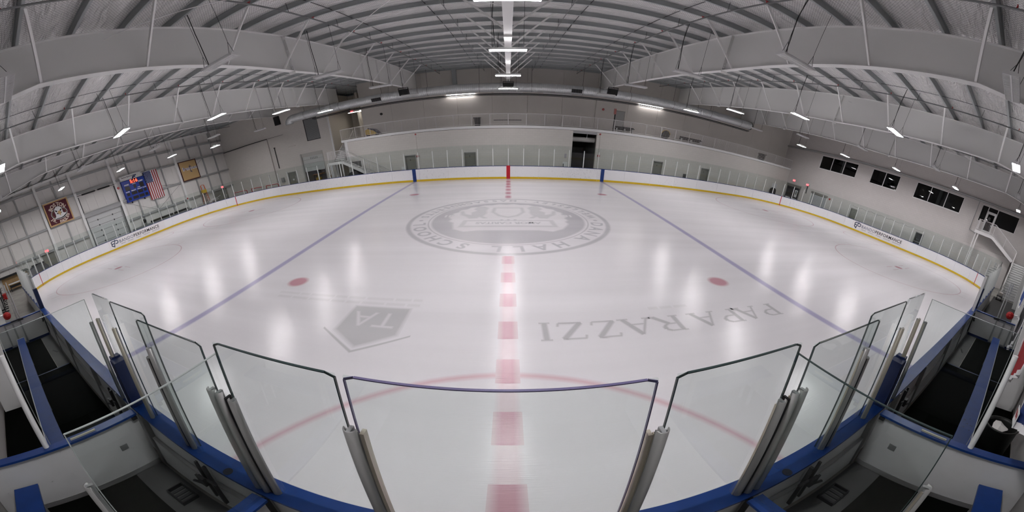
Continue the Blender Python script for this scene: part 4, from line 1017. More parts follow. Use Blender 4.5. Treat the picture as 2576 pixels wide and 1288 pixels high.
for s in (-1, 1):
    a = lambda u, v: (min(s * u, s * v), max(s * u, s * v))
    pane_y(bd, *a(1.545, .71), YG, 1.10, 2.775)
    pane_y(bd, *a(2.71, 1.71), YG + .0, 1.10, 2.72)
    pane_y(bd, *a(3.44, 2.55), YG + .03, 1.10, 2.79)
    pane_y(bd, *a(4.10, 3.45), YG + .03, 1.10, 2.81, 't')
    half_post(bd, s * .69, YG - .02, 1.10, 2.42, .036, -1, ALUP)
    part(bd, 'timber_strip', MB().box(s * .69 - s * .04, s * .69 - s * .062, YG - .02, YG + .02, 1.10, 2.38), ALUD)
    for x, z in ((1.53, 2.32), (1.615, 2.38), (1.70, 2.37)): half_post(bd, s * x, YG - .02 - (.02 if x > 1.6 else 0), 1.10, z, .036, -1, ALUP)
    part(bd, 'joint_seal', MB().box(s * 1.57 - .008, s * 1.57 + .008, YG - .05, YG, 1.10, 2.33), BLACK)
    for x, z in ((2.58, 2.46), (2.67, 2.33)): half_post(bd, s * x, YG - .02, 1.10, z, .034, -1, ALUP)
    part(bd, 'joint_seal', MB().box(s * 2.625 - .008, s * 2.625 + .008, YG - .05, YG, 1.10, 2.33), BLACK)
    half_post(bd, s * 3.45, YG - .02, 1.10, 2.47, .034, -1, mat('post_tan', (.36, .34, .28), .4, .4))
    half_post(bd, s * 4.06, YG - .02, 1.10, 2.47, .034, -1, mat('post_tan', (.36, .34, .28), .4, .4))
    half_post(bd, s * 4.22, YG - .09, 1.10, 2.42, .022, -1, ALUP)
    # padded end post
    pad = part(bd, 'end_pad', MB().box(s * 3.93 - .085, s * 3.93 + .085, YG - .10, YG + .07, 1.10, 1.86).box(s * 4.06 - .05, s * 4.06 + .05, YG - .07, YG + .06, 1.10, 1.88), BLUED)
    pad = part(bd, 'end_pad', MB().box(s * 12.92 - .09, s * 12.92 + .09, YG - .09, YG + .08, 1.05, 1.95), BLUED)
    half_post(bd, s * 13.04, YG - .02, 1.10, 2.5, .034, -1, ALUP)
    # black puck hole plug in the cap
    part(bd, 'cap_plug', MB().tube((s * 2.05, YG - .06, 1.098), (s * 2.05, YG - .06, 1.104), .045, 16), BLACK)
    # back framing of the boards seen from the boxes
    for x0, x1 in ((.1, 1.5), (1.75, 3.7), (4.6, 5.85), (5.95, 8.1), (8.2, 10.4), (10.5, 12.6)):
        x0, x1 = a(x1, x0)
        part(bd, 'back_rail', MB().box(x0, x1, YG - .10, YG - .055, .56, .60), ALU)
        part(bd, 'back_sheet', MB().box(x0, x1, YG - .095, YG - .06, .01, .54), BOARDB)
    for x in (1.66, 3.72, 4.52, 5.9, 8.15, 10.45):
        part(bd, 'back_post', MB().box(s * x - .03, s * x + .03, YG - .12, YG - .05, .0, 1.06), ALUP)
    # gate latches
    for x in (2.35, 4.75, 12.3):
        l = part(bd, 'gate_latch', MB().box(s * x - .015, s * x + .015, YG - .15, YG - .11, .25, 1.02).box(s * (x + .13) - .012, s * (x + .13) + .012, YG - .14, YG - .11, .3, 1.02).bar((s * (x - .16), YG - .17, .86), (s * (x + .24), YG - .16, .70), .025, .03), DARKM)
        part(l, 'latch_handle', MB().cbox((s * (x + .05), YG - .19, .78), (.05, 0, 0), (0, .02, 0), (0, 0, .07)).tube((s * (x + .05), YG - .2, .74), (s * (x + .19), YG - .22, .70), .016), BLACK)
for s in (-1, 1): part(bd, 'gate_joint', MB().box(s * 1.6 - .005, s * 1.6 + .005, YG - .14, YG - .09, .02, 1.06), BLACK)

def divider(x, y1, lab, far=False):
    d = thing('box_divider', lab, 'partition', (x, y1, 0))
    part(d, 'panel', MB().box(x - .025, x + .025, YN + .02, y1, .02, 1.05), mat('divider_white', (.56, .56, .565), .4, vary=(3, .03)))
    part(d, 'cap_rail', MB().box(x - .075, x + .075, YN + .02, y1, 1.05, 1.085), BLUE)
    part(d, 'base_strip', MB().box(x - .03, x + .03, YN + .02, y1, .0, .1), BLUED if far else ALU)
    bt = MB()
    for k in range(7):
        for zz in (.96, .5): bt.tube((x - .029, -13.4 - k * .28, zz), (x + .029, -13.4 - k * .28, zz), .008, 6)
    part(d, 'screw', bt, ALU, kind='stuff')
    return d
SIDE = {-1: 'scoreboard-side', 1: 'window-side'}
for s in (-1, 1):
    d = divider(s * 3.82, -13.16, 'white partition with glass screen between the middle box and the %s bench' % SIDE[s])
    pane_x(d, s * 3.86, -14.30, -13.17, 1.10, 2.83, mat('edge_pale', (.30, .33, .32), .3))
    part(d, 'rubber_strip', MB().box(s * 3.80 - .012, s * 3.80 + .012, -14.05, -13.72, 1.085, 1.11), mat('rubber_tan', (.42, .40, .32), .6))
    part(d, 'pole', MB().tube((s * 3.85, -14.36, 1.08), (s * 3.85, -14.36, 2.56), .036, 12), STEEL)
    part(d, 'corner_bracket', MB().box(s * 3.79 - s * .04, s * 3.79, -13.24, -13.17, .98, 1.03), DARKM)
    part(d, 'small_sign', MB().box(s * 3.79 - s * .004, s * 3.79 + s * .02, -13.55, -13.45, .55, .65), GALV)
    d = divider(s * 12.78, -13.16, 'white partition with a grey gate at the far end of the %s bench' % SIDE[s], True)
    part(d, 'pole', MB().tube((s * 12.78, -14.02, 1.08), (s * 12.78, -14.02, 2.62), .022, 8).tube((s * 12.78, -14.12, 1.08), (s * 12.78, -14.12, 2.55), .022, 8), ALU)
    gt = part(d, 'gate', MB().box(s * 12.72 - .02, s * 12.72 + .02, -14.08, -14.02, .05, 1.12).box(s * 12.72 - .02, s * 12.72 + .02, -14.72, -14.66, .05, 1.05).box(s * 12.72 - .02, s * 12.72 + .02, -14.66, -14.08, .05, .1).box(s * 12.72 - .02, s * 12.72 + .02, -14.66, -14.08, .98, 1.04).box(s * 12.72 - .02, s * 12.72 + .02, -14.4, -14.33, .1, .98), GALV)
    part(gt, 'latch', MB().box(s * 12.66 - .03, s * 12.66 + .03, -14.12, -13.9, 1.02, 1.1).box(s * 12.62 - .02, s * 12.62 + .02, -14.4, -14.05, 1.08, 1.12), DARKM)
    # glass screen nearer the viewer, on its own low partition
    d = divider(s * 1.63, -13.16, 'short partition with a tall glass screen on the %s side of the viewer' % SIDE[s])
    pane_x(d, s * 1.60, -14.02, -13.0, 1.10, 2.66, mat('edge_pale', (.30, .33, .32), .3) if s < 0 else None)
    hp = half_post(d, s * 1.66, -14.05, 1.085, 2.17, .034, -1, ALUP)
    # benches
    x0, x1 = sorted((s * 4.75, s * 12.15))
    b = thing('player_bench', 'long blue plank bench in the %s box' % SIDE[s], 'bench', (s * 8.4, -14.28, 0), 'long blue benches')
    part(b, 'seat', MB().box(x0, x1, -14.42, -14.15, .43, .465), BLUE)
    part(b, 'edge_trim', MB().box(x0, x1, -14.435, -14.42, .43, .468).box(x0, x0 + .05, -14.43, -14.14, .43, .469), ALU)
    for k in range(5):
        xx = x0 + .4 + k * (x1 - x0 - .8) / 4
        part(b, 'leg', MB().box(xx - .025, xx + .025, -14.4, -14.36, .0, .43).box(xx - .025, xx + .025, -14.2, -14.16, 0, .43).box(xx - .025, xx + .025, -14.4, -14.16, .39, .43), GALV)
    if s > 0:
        mk = MB()
        for k, (a_, b_) in enumerate(((5.35, -14.24), (5.5, -14.28), (5.62, -14.22), (5.3, -14.34), (5.48, -14.36), (5.72, -14.3))): mk.join(text('VVXLNV'[k], .08, (a_, b_, .466), (.3, .95, 0), (-.95, .3, 0), .001))
        part(b, 'scribble', mk, BLACK, kind='stuff')
    b = thing('box_bench', 'short blue plank bench in the middle box on the %s' % SIDE[s], 'bench', (s * 2.8, -14.8, 0), 'short blue benches')
    x0, x1 = sorted((s * 1.9, s * 3.72))
    part(b, 'seat', MB().box(x0, x1, -14.97, -14.68, .57, .61), BLUE)
    for xx in (x0 + .3, x1 - .3): part(b, 'leg', MB().box(xx - .02, xx + .02, -14.94, -14.9, 0, .57).box(xx - .02, xx + .02, -14.75, -14.71, 0, .57), GALV)
    # floor covering
    x0, x1 = sorted((s * 3.88, s * 9.1))
    solo('rubber_mat', MB().box(x0, x1, YN + .02, -13.16, -.012, .006), RUBBER, 'black rubber mat under the near half of the %s bench' % SIDE[s], 'mat')
    x0, x1 = sorted((s * 9.12, s * 12.72))
    solo('rubber_mat', MB().box(x0, x1, YN + .02, -13.56, -.012, .006), RUBBER, 'black rubber mat under the far half of the %s bench' % SIDE[s], 'mat')
    solo('floor_strip', MB().box(x0, x1, -13.54, -13.16, -.012, .005), CONCD, 'grey floor strip along the boards at the far half of the %s bench' % SIDE[s], 'floor strip')
    x0, x1 = sorted((s * 3.78, s * 1.67))
    solo('rubber_mat', MB().box(x0, x1, YN + .02, -13.56, -.012, .006), RUBBER, 'black rubber mat in the middle box %s of the viewer' % SIDE[s], 'mat')
    # ribbed plastic crate tray on the strip
    t = thing('crate_tray', 'black slotted plastic tray on the floor by the boards, %s side' % SIDE[s], 'tray', (s * 3.0, -13.36, 0))
    fr = MB().box(s * 3.0 - .17, s * 3.0 + .17, -13.44, -13.425, 0, .07).box(s * 3.0 - .17, s * 3.0 + .17, -13.245, -13.23, 0, .07).box(s * 3 - .17, s * 3 - .155, -13.425, -13.245, 0, .07).box(s * 3 + .155, s * 3 + .17, -13.425, -13.245, 0, .07)
    part(t, 'rim', fr, BLACK)
    for k in range(4): part(t, 'slat', MB().box(s * 3 - .12 + k * .075, s * 3 - .08 + k * .075, -13.425, -13.245, .02, .03), DARKM)
    # loose dark scraps on the floor strip
    solo('tape_scrap', MB().cbox((s * 10.6, -13.35, .008), (.16, .05, 0), (-.012, .02, 0), (0, 0, .003)), BLACK, 'strip of black tape on the floor strip of the %s bench' % SIDE[s], 'tape')
    # red beacon in a wire cage on the near wall
    lx, ly, lz = s * 12.0, -14.42, 1.50
    t = thing('warning_beacon', 'red caged warning beacon on a white bracket, %s end of the near wall' % SIDE[s], 'beacon', (lx, ly, lz))
    part(t, 'dome', MB().lathe([(.0, .13), (.07, .115), (.115, .06), (.13, 0), (.115, -.06), (.07, -.115), (0, -.13)], (lx, ly, lz), 16), RED)
    cg = MB()
    for k in range(8):
        an = PI * k / 8; cg.path([(lx + math.cos(an) * math.cos(q) * .145, ly + math.sin(an) * math.cos(q) * .145, lz + math.sin(q) * .145) for q in [2 * PI * i / 16 for i in range(16)]], .006, 5, True)
    for zz in (-.08, 0, .08):
        r = math.sqrt(.145 ** 2 - zz * zz); cg.path([(lx + math.cos(q) * r, ly + math.sin(q) * r, lz + zz) for q in [2 * PI * i / 16 for i in range(16)]], .006, 5, True)
    part(t, 'cage', cg, mat('cage_red', (.5, .03, .03), .4))
    part(t, 'bracket', MB().box(lx - .07, lx + .07, ly - .26, ly - .14, lz - .09, lz + .09).box(lx - .035, lx + .035, YN, ly - .26, lz - .03, lz + .03).box(lx - .09, lx + .09, YN, YN + .03, lz - .12, lz + .12), WHITE)
struct('floor.002', MB().box(-3.78, 3.78, -13.56, -13.16, -.012, .004), CONCD, 'grey floor strip along the boards in the middle box', 'floor')
solo('blue_strip', MB().box(-9.12, -9.06, YN + .05, -13.2, .0, .008), BLUED, 'dark blue joint strip across the left bench floor', 'strip')
solo('blue_strip', MB().box(9.06, 9.12, YN + .05, -13.2, .0, .008), BLUED, 'dark blue joint strip across the right bench floor', 'strip')
# bin with a crumpled bag, right bench
t = thing('trash_bin', 'round black trash bin with white paper inside, behind the right bench', 'bin', (5.45, -14.83, 0))
part(t, 'body', MB().lathe([(.20, 0), (.24, .05), (.285, .68), (.30, .69), (.30, .72), (.275, .72), (.26, .66), (.22, .12), (0, .12)], (5.45, -14.83, 0), 28), mat('bin_black', (.014, .015, .014), .45))
part(t, 'handle', MB().path([(5.28, -14.53, .60), (5.28, -14.49, .60), (5.45, -14.48, .60), (5.45, -14.52, .60)], .012, 6), BLACK)
pb = MB(); rr = random.Random(5)
pts = [(5.45 + math.cos(a) * (.15 + rr.random() * .05), -14.80 + math.sin(a) * (.11 + rr.random() * .05), .64 + rr.random() * .05) for a in [2 * PI * i / 9 for i in range(9)]]
pb.add(pts + [(5.46, -14.80, .70), (5.44, -14.81, .60)], [(i, (i + 1) % 9, 9) for i in range(9)] + [((i + 1) % 9, i, 10) for i in range(9)])
solo('paper_bag', pb, mat('paper_white', (.62, .60, .58), .7), 'crumpled white paper in the black bin', 'paper')
# hanging pennants along the near wall, right of the viewer
def pennant(x0, x1, y, ztop, zb0, zb1, base, rim, lab, mark=None, tagm=None):
    t = thing('pennant', lab, 'flag', ((x0 + x1) / 2, y, zb0), 'flags along the near wall')
    n = 10; V = []; F = []
    for i in range(n + 1):
        x = x0 + (x1 - x0) * i / n; zb = zb0 + (zb1 - zb0) * i / n; yy = y + .035 * math.sin(i * 1.9)
        for k in range(7): V.append((x, yy + .02 * math.sin(k * 1.3 + i), ztop + (zb - ztop) * k / 6))
    F = [(i * 7 + k, i * 7 + k + 1, (i + 1) * 7 + k + 1, (i + 1) * 7 + k) for i in range(n) for k in range(6)]
    cl = MB().add(V, F, True).add([(a, b - .008, c) for a, b, c in V], [f[::-1] for f in F], True)
    part(t, 'cloth', cl, base)
    e = MB()
    B = [Vector(V[i * 7 + 6]) for i in range(n + 1)]
    for p, q in zip(B, B[1:]): e.cbox((p + q) / 2 + Vector((0, 0, .035)), (q - p) / 2, Vector((0, .008, 0)), Vector((0, 0, .045)))
    for i in (0, n):
        for k in range(6): e.cbox((Vector(V[i * 7 + k]) + Vector(V[i * 7 + k + 1])) / 2, Vector((.03, 0, 0)), Vector((0, .01, 0)), (Vector(V[i * 7 + k + 1]) - Vector(V[i * 7 + k])) / 2)
    part(t, 'border', e, rim)
    part(t, 'pole', MB().tube((x0 - .03, y, ztop + .01), (x1 + .03, y, ztop + .01), .014, 8).tube((x0 + .1, y, ztop + .01), (x0 + .1, YN, ztop + .1), .012, 6).tube((x1 - .1, y, ztop + .01), (x1 - .1, YN, ztop + .1), .012, 6), GALV)
    if mark:
        for s_, sz, o, mm in mark: part(t, 'lettering', text(s_, sz, o, (-1, 0, 0), (0, 0, 1), .03, .02), mm)
    if tagm:
        part(t, 'label', MB().box(tagm[0], tagm[0] + .22, y + .045, y + .05, tagm[1], tagm[1] + .2), WHITE)
        part(t, 'label_print', text('TEN', .09, (tagm[0] + .11, y + .052, tagm[1] + .1), (-1, 0, 0), (0, 0, 1), .002, .004), RED)
    return t
NAVY = mat('flag_navy', (.012, .03, .13), .7); FRED = mat('flag_red', (.30, .008, .014), .7); FWHITE = mat('flag_white', (.72, .71, .72), .7); FBLK = mat('flag_black', (.012, .012, .015), .7); FBLUE = mat('flag_blue', (.015, .05, .22), .7)
pennant(11.5, 13.3, -14.62, 3.3, 1.95, 2.05, FBLUE, FWHITE, 'blue flag with a white hem, farthest of the four on the near wall', [('I', .5, (12.2, -14.6, 2.5), FWHITE)])
pennant(7.85, 9.35, -14.60, 3.3, 1.62, 1.0, FBLK, FWHITE, 'black and blue flag with large white letters, second farthest on the near wall', [('TL', .6, (8.5, -14.57, 1.75), FWHITE), ('SO', .5, (8.5, -14.57, 2.5), FBLUE)])
pennant(4.55, 5.85, -14.60, 3.3, 2.1, 1.42, FRED, FWHITE, 'red flag with a white hem and a small white label on the near wall', None, (5.5, 1.55))
pennant(2.7, 3.5, -14.62, 3.3, 2.2, 1.82, NAVY, FWHITE, 'navy and white flag nearest the viewer on the near wall', [('A', .5, (3.05, -14.59, 2.4), FWHITE)], (3.2, 1.95))
# a cable clip hand fitting on the near wall left
solo('wall_fitting', MB().box(-8.35, -8.2, YN, YN + .12, .25, .32).tube((-8.27, YN + .1, .285), (-7.8, YN + .1, .285), .02), ALU, 'small chrome pipe fitting low on the near wall, left', 'fitting')

# ================================================================== balcony, railings, stairs
RAILW = mat('rail_white', (.66, .64, .64), .45)
bl = thing('balcony', 'long balcony walkway with a white front edge above the far boards', 'balcony', (8.3, 15.6, 4.25))
part(bl, 'slab', MB().box(-15.0, XR, YB - .02, YU, 4.30, 4.48), CONC)
part(bl, 'edge_beam', MB().box(-15.0, XR, YB - .06, YB - .02, 4.27, 4.50), WHITE)
def railing(name, lab, pts, h=1.07, gap=.11, cat='railing', bays=None, toe=None):
    """railing along a polyline: top rail, bottom rail, posts as parts, the thin balusters as one part"""
    t = thing(name, lab, cat, pts[0])
    tr, br, bb = MB(), MB(), MB()
    first = True
    for a, b in zip(pts, pts[1:]):
        a, b = Vector(a), Vector(b); L = (b - a).length; n = max(1, round(L / (bays or 1.5)))
        up = Vector((0, 0, h))
        tr.tube(a + up, b + up, .028, 8); br.tube(a + Vector((0, 0, .12)), b + Vector((0, 0, .12)), .018, 6)
        for i in range(0 if first else 1, n + 1):
            p = a.lerp(b, i / n); part(t, 'post', MB().tube(p, p + up, .026, 8), RAILW)
        first = False
        k = int(L / gap)
        for i in range(1, k):
            p = a.lerp(b, i / k); bb.bar(p + Vector((0, 0, .12)), p + Vector((0, 0, h - .02)), .016, .016, (0, 1, 0))
    part(t, 'top_rail', tr, RAILW); part(t, 'bottom_rail', br, RAILW); part(t, 'baluster', bb, RAILW, kind='stuff')
    return t
railing('balcony_railing', 'long white baluster railing along the balcony edge', [(-14.95, YB + .02, 4.48), (XR - .02, YB + .02, 4.48)], 1.07, .115)
def stairs(name, lab, a, b, width, wdir, n, m=None, cat='stair'):
    """straight steel flight from the top a to the foot b"""
    t = thing(name, lab, cat, (b[0], b[1], b[2]))
    a, b, wv = Vector(a), Vector(b), Vector(wdir).normalized() * width
    d = b - a; h = Vector((d.x, d.y, 0)).normalized()
    for o in (Vector((0, 0, 0)), wv): part(t, 'stringer', MB().bar(a + o + Vector((0, 0, -.1)), b + o + Vector((0, 0, -.02)) - d.normalized() * .1, .05, .26), m or RAILW)
    st = d / n
    for i in range(n):
        c = a + st * (i + .5) + wv / 2; c.z = a.z + st.z * (i + 1) + .02
        sx = Vector((st.x, st.y, 0)).length
        part(t, 'tread', MB().cbox(c, wv / 2 * .95, h * (sx / 2 + .02), (0, 0, .02)), GALV)
        part(t, 'riser', MB().cbox(c - h * (sx / 2) + Vector((0, 0, -st.z / 2 - .0)), wv / 2 * .95, h * .006, Vector((0, 0, abs(st.z) / 2))), STEEL)
    return t
# left stair: a landing, the lower flight toward the boards and the upper flight back to the balcony
ls = thing('stair_landing', 'raised white stair landing left of the balcony', 'landing', (-15.7, 14.6, 2.2))
part(ls, 'platform', MB().box(-16.35, -14.9, 14.15, 15.25, 2.36, 2.5), CONC)
part(ls, 'edge_beam', MB().box(-16.38, -14.9, 14.1, 14.15, 2.25, 2.52).box(-16.4, -16.35, 14.15, 15.25, 2.25, 2.52), RAILW)
for x, y in ((-16.25, 14.2), (-16.1, 14.2), (-14.95, 14.2), (-16.25, 15.2)): part(ls, 'leg', MB().box(x - .05, x + .05, y - .05, y + .05, 0, 2.3), RAILW)
stairs('lower_stair', 'white lower stair flight descending to the right along the back wall', (-14.9, 14.15, 2.5), (-10.9, 14.15, .05), .78, (0, 1, 0), 14)
stairs('upper_stair', 'upper stair flight rising from the landing to the balcony', (-16.4, 18.4, 4.48), (-16.4, 15.3, 2.5), 1.2, (1, 0, 0), 11)
railing('landing_railing', 'white railing round the left stair landing and down its lower flight', [(-16.33, 15.2, 2.5), (-16.33, 14.12, 2.5), (-14.9, 14.12, 2.5), (-10.95, 14.12, .1)], 1.07, .13, bays=1.1)
railing('stair_railing', 'white wall side railing of the lower left stair', [(-14.6, 14.95, 2.4), (-10.6, 14.95, .05)], 1.0, .5, bays=1.3)
railing('upper_stair_railing', 'white railing of the upper flight left of the balcony', [(-15.15, 15.35, 2.5), (-15.15, 18.3, 4.48)], 1.0, .3, bays=1.5)
struct('trim_3', MB().box(-14.75, -14.45, 14.99, 15.05, 0, 4.3).box(-16.72, -16.55, 16.2, 16.32, 0, zr(16) + .1), WHITE, 'pale corner trims beside the left stair', 'trim')
struct('wall_back.007', MB().box(-14.3, -13.3, 14.93, 14.99, 0, 2.25), mat('opening_shade_black', (.02, .02, .02), .8), 'dark opening under the left stair', 'wall')  # flat sheet on the wall; its black paints the dark of an opening
# right stair
rs = thing('stair_platform', 'steel stair platform before the storefront, high on the right wall', 'landing', (30.8, -10, 4.3))
part(rs, 'platform', MB().box(30.15, XR, -10.85, -9.2, 4.36, 4.48), GALV)
part(rs, 'edge_beam', MB().box(30.1, 30.15, -10.85, -9.15, 4.2, 4.5).box(30.15, XR, -9.2, -9.15, 4.2, 4.5), RAILW)
for y in (-9.3, -9.55): part(rs, 'leg', MB().box(30.2, 30.32, y - .05, y + .05, 0, 4.3), RAILW)
stairs('wall_stair', 'white steel flight descending along the right wall', (30.12, -10.85, 4.46), (30.12, -13.5, 2.85), 1.2, (1, 0, 0), 9)
lp = thing('corner_landing', 'steel corner landing of the right stair', 'landing', (30.6, -14.3, 2.7))
part(lp, 'platform', MB().box(29.95, XR, YN, -13.5, 2.72, 2.85), GALV)
part(lp, 'edge_beam', MB().box(29.9, 29.95, YN, -13.45, 2.6, 2.86).box(29.95, 30.1, -13.5, -13.45, 2.6, 2.86), RAILW)
part(lp, 'leg', MB().box(30, 30.1, -13.6, -13.5, 0, 2.7), RAILW)
stairs('near_wall_stair', 'wide grey flight with pale nosings descending along the near wall, far right', (29.9, -13.58, 2.85), (25.9, -13.58, .02), 1.25, (0, -1, 0), 16)
railing('platform_railing', 'white railing of the high platform and flight on the right wall', [(XR - .1, -9.2, 4.48), (30.14, -9.2, 4.48), (30.14, -10.85, 4.48), (30.14, -13.5, 2.85)], 1.07, .12, bays=1.3)
railing('near_stair_railing', 'white double handrail of the flight along the near wall', [(29.95, -13.56, 2.85), (25.9, -13.56, .02)], 1.0, 3, bays=1.4)
struct('wall_right.002', MB().box(29.9, 30.0, -13.3, -4.9, 0, 2.95).box(30.0, XR, -5.0, -4.9, 0, 2.95) if False else MB().box(30.95, XR, -13.3, -8.3, 0, 3.05), BLOCKY, 'low block wall under the right stair platform', 'wall')

# ================================================================== things on the left wall
def on_left(y, z, d=0.0): return (XL + .36 + d, y, z)
LX = XL + .34
def wall_banner(name, y0, y1, z0, z1, base, rim, rw, lab, cat='banner'):
    t = thing(name, lab, cat, (LX, (y0 + y1) / 2, z0))
    n = 12; V = []
    for i in range(n + 1):
        for k in range(n + 1):
            a, b = i / n, k / n
            V.append((LX + .012 * math.sin(a * 9 + b * 4), y0 + (y1 - y0) * a, z0 + (z1 - z0) * b))
    F = [(i * (n + 1) + k, (i + 1) * (n + 1) + k, (i + 1) * (n + 1) + k + 1, i * (n + 1) + k + 1) for i in range(n) for k in range(n)]
    part(t, 'cloth', MB().add(V, F, True).box(LX - .03, LX - .02, y0, y1, z0, z1), base)
    part(t, 'border', MB().box(LX - .02, LX + .02, y0, y0 + rw, z0, z1).box(LX - .02, LX + .02, y1 - rw, y1, z0, z1).box(LX - .02, LX + .02, y0 + rw, y1 - rw, z0, z0 + rw).box(LX - .02, LX + .02, y0 + rw, y1 - rw, z1 - rw, z1), rim)
    part(t, 'top_bar', MB().box(LX - .03, LX + .03, y0, y1, z1, z1 + .05), STEEL)
    for q in (y0 + .2, y1 - .26): part(t, 'fixing', MB().box(XL, LX - .03, q, q + .06, z1 - .1, z1 + .05), DARKM)
    return t
MAR = mat('banner_maroon', (.085, .012, .022), .7); TAN = mat('banner_tan', (.46, .31, .14), .7); GOLD = mat('banner_gold', (.55, .36, .17), .65); LET = mat('letter_pink', (.62, .50, .42), .7)
def flat(par, name, pts, m, y0, z0, s, d):
    """flat printed shape on the left wall banner: points in (along +y, up)"""
    part(par, name, MB().add([(LX + d, y0 + a * s, z0 + b * s) for a, b in pts], [tuple(range(len(pts)))]), m)
b = wall_banner('eagle_banner', -7.93, -5.3, 4.38, 6.82, MAR, GOLD, .13, 'maroon banner with a white eagle head in an oval and a gold border')
U, W_ = (0, 1, 0), (0, 0, 1); by, bz = -6.6, 5.55
def arc_wall(s, r, size, mid, top, step, rx=1.0, d=.02, boldness=.02):
    mb = MB(); n = len(s)
    for i, c in enumerate(s):
        if c == ' ': continue
        o = (i - (n - 1) / 2) * step; th = mid - o if top else mid + o
        rad = Vector((0, math.cos(th) * rx, math.sin(th))); up = Vector((0, math.cos(th), math.sin(th))) * (1 if top else -1)
        rt = Vector((0, up.z, -up.y)); p = Vector((LX + d, by, bz)) + rad * (r - size * .36 if top else r + size * .36)
        mb.join(text(c, size, p, rt, up, 0, boldness))
    return mb
part(b, 'lettering', arc_wall('BOSTON', .88, .50, PI / 2, True, .38), LET)
part(b, 'lettering', arc_wall('JR. EAGLES', .93, .42, -PI / 2, False, .235), LET)
el_ = lambda rx, rz, n=36: [(math.cos(2 * PI * i / n) * rx, math.sin(2 * PI * i / n) * rz) for i in range(n)]
flat(b, 'oval', el_(.86, .60), FWHITE, by + .02, bz - .07, 1, .024); flat(b, 'oval', el_(.82, .56), FBLK, by + .02, bz - .07, 1, .027)
flat(b, 'oval', el_(.74, .48), GOLD, by + .02, bz - .07, 1, .03); flat(b, 'oval', el_(.72, .46), MAR, by + .02, bz - .07, 1, .033)
hd = [(-.42, -.5), (-.66, -.52), (-.44, -.34), (-.40, -.1), (-.44, .2), (-.36, .46), (-.18, .62), (.04, .66), (.26, .58), (.40, .36), (.42, .1), (.40, -.1), (.56, -.2), (.78, -.18), (.6, -.36), (.3, -.5), (0, -.56)]
flat(b, 'eagle_head', [(x * 1.07, y * 1.06 - .0) for x, y in hd], FBLK, by + .02, bz, .98, .036); flat(b, 'eagle_head', hd, FWHITE, by + .02, bz, .98, .040)
flat(b, 'beak', [(-.10, .16), (.08, .18), (.2, .0), (.08, -.26), (.02, -.34), (-.08, -.14), (-.18, -.02)], GOLD, by + .04, bz, 1, .046)
for s in (-1, 1):
    flat(b, 'eye', [(s * .12, .2), (s * .34, .34), (s * .32, .16), (s * .2, .08)], FBLK, by + .02, bz, 1, .045)
    flat(b, 'beak_line', [(s * .16, .02), (s * .3, -.06), (s * .12, -.16), (s * .1, -.1)], FBLK, by + .03, bz, 1, .044)
b = wall_banner('tan_banner', 8.52, 11.18, 4.35, 6.8, TAN, mat('banner_dark', (.05, .01, .012), .7), .11, 'tan banner with white and dark lettering and a hockey stick')
part(b, 'lettering', text('Bean', .56, (LX + .03, 9.45, 5.62), U, W_, 0, .03).join(text('own', .56, (LX + .03, 10.55, 5.62), U, W_, 0, .03)), FWHITE, kind='stuff')
part(b, 'lettering', text('Bean', .54, (LX + .034, 9.47, 5.64), U, W_, 0, .0).join(text('own', .54, (LX + .034, 10.57, 5.64), U, W_, 0, .0)), NAVY, kind='stuff')
part(b, 'hockey_stick', MB().add([(LX + .036, 10.02, 6.2), (LX + .036, 9.95, 5.35), (LX + .036, 10.18, 5.3), (LX + .036, 10.2, 5.37), (LX + .036, 10.03, 5.43), (LX + .036, 10.08, 6.2)], [(0, 1, 2, 3, 4, 5)]).add([(LX + .036, 9.86, 6.0), (LX + .036, 10.24, 6.04), (LX + .036, 10.24, 5.97), (LX + .036, 9.86, 5.93)], [(0, 1, 2, 3)]), NAVY)
# flag of stripes and stars, hung upright
t = thing('striped_flag', 'red and white striped flag with a starred blue field, hung upright beside the scoreboard', 'flag', (LX, 4.6, 3.5))
y0, y1, z0, z1 = 3.75, 5.5, 3.5, 6.78; cant = (y1 - y0) * 7 / 13
rip = lambda q: .03 * math.sin(q * 23)
for i in range(13):
    a, c = y0 + (y1 - y0) * i / 13, y0 + (y1 - y0) * (i + 1) / 13
    zt = z1 if i >= 7 else z1 - 1.32; n = 8
    V = []; 
    for k in range(n + 1): z = z0 + (zt - z0) * k / n; V += [(LX - .03 + rip(z + a * .3) * .4, a, z), (LX - .03 + rip(z + c * .3) * .4, c, z)]
    part(t, 'stripe', MB().add(V, [(2 * k, 2 * k + 1, 2 * k + 3, 2 * k + 2) for k in range(n)], True), FRED if i % 2 == 0 else FWHITE)
part(t, 'star_field', MB().box(LX - .05, LX - .02, y0, y0 + cant, z1 - 1.32, z1), NAVY)
stm = MB()
for i in range(9):
    for k in range(6 if i % 2 == 0 else 5):
        cyy = y0 + cant * (k + (.5 if i % 2 == 0 else 1)) / 6; cz = z1 - 1.32 * (i + .7) / 9.4
        stm.add([(LX - .012, cyy + math.sin(q) * (.055 if j % 2 == 0 else .023), cz + math.cos(q) * (.055 if j % 2 == 0 else .023)) for j, q in enumerate([2 * PI * h / 10 for h in range(10)])], [tuple(range(10))])
part(t, 'star', stm, FWHITE, kind='stuff')
part(t, 'top_bar', MB().tube((LX - .02, y0 - .3, z1 + .03), (LX - .02, y1 + .1, z1 + .03), .03, 8).box(XL, LX - .02, 4.5, 4.56, z1 - .02, z1 + .05), STEEL)
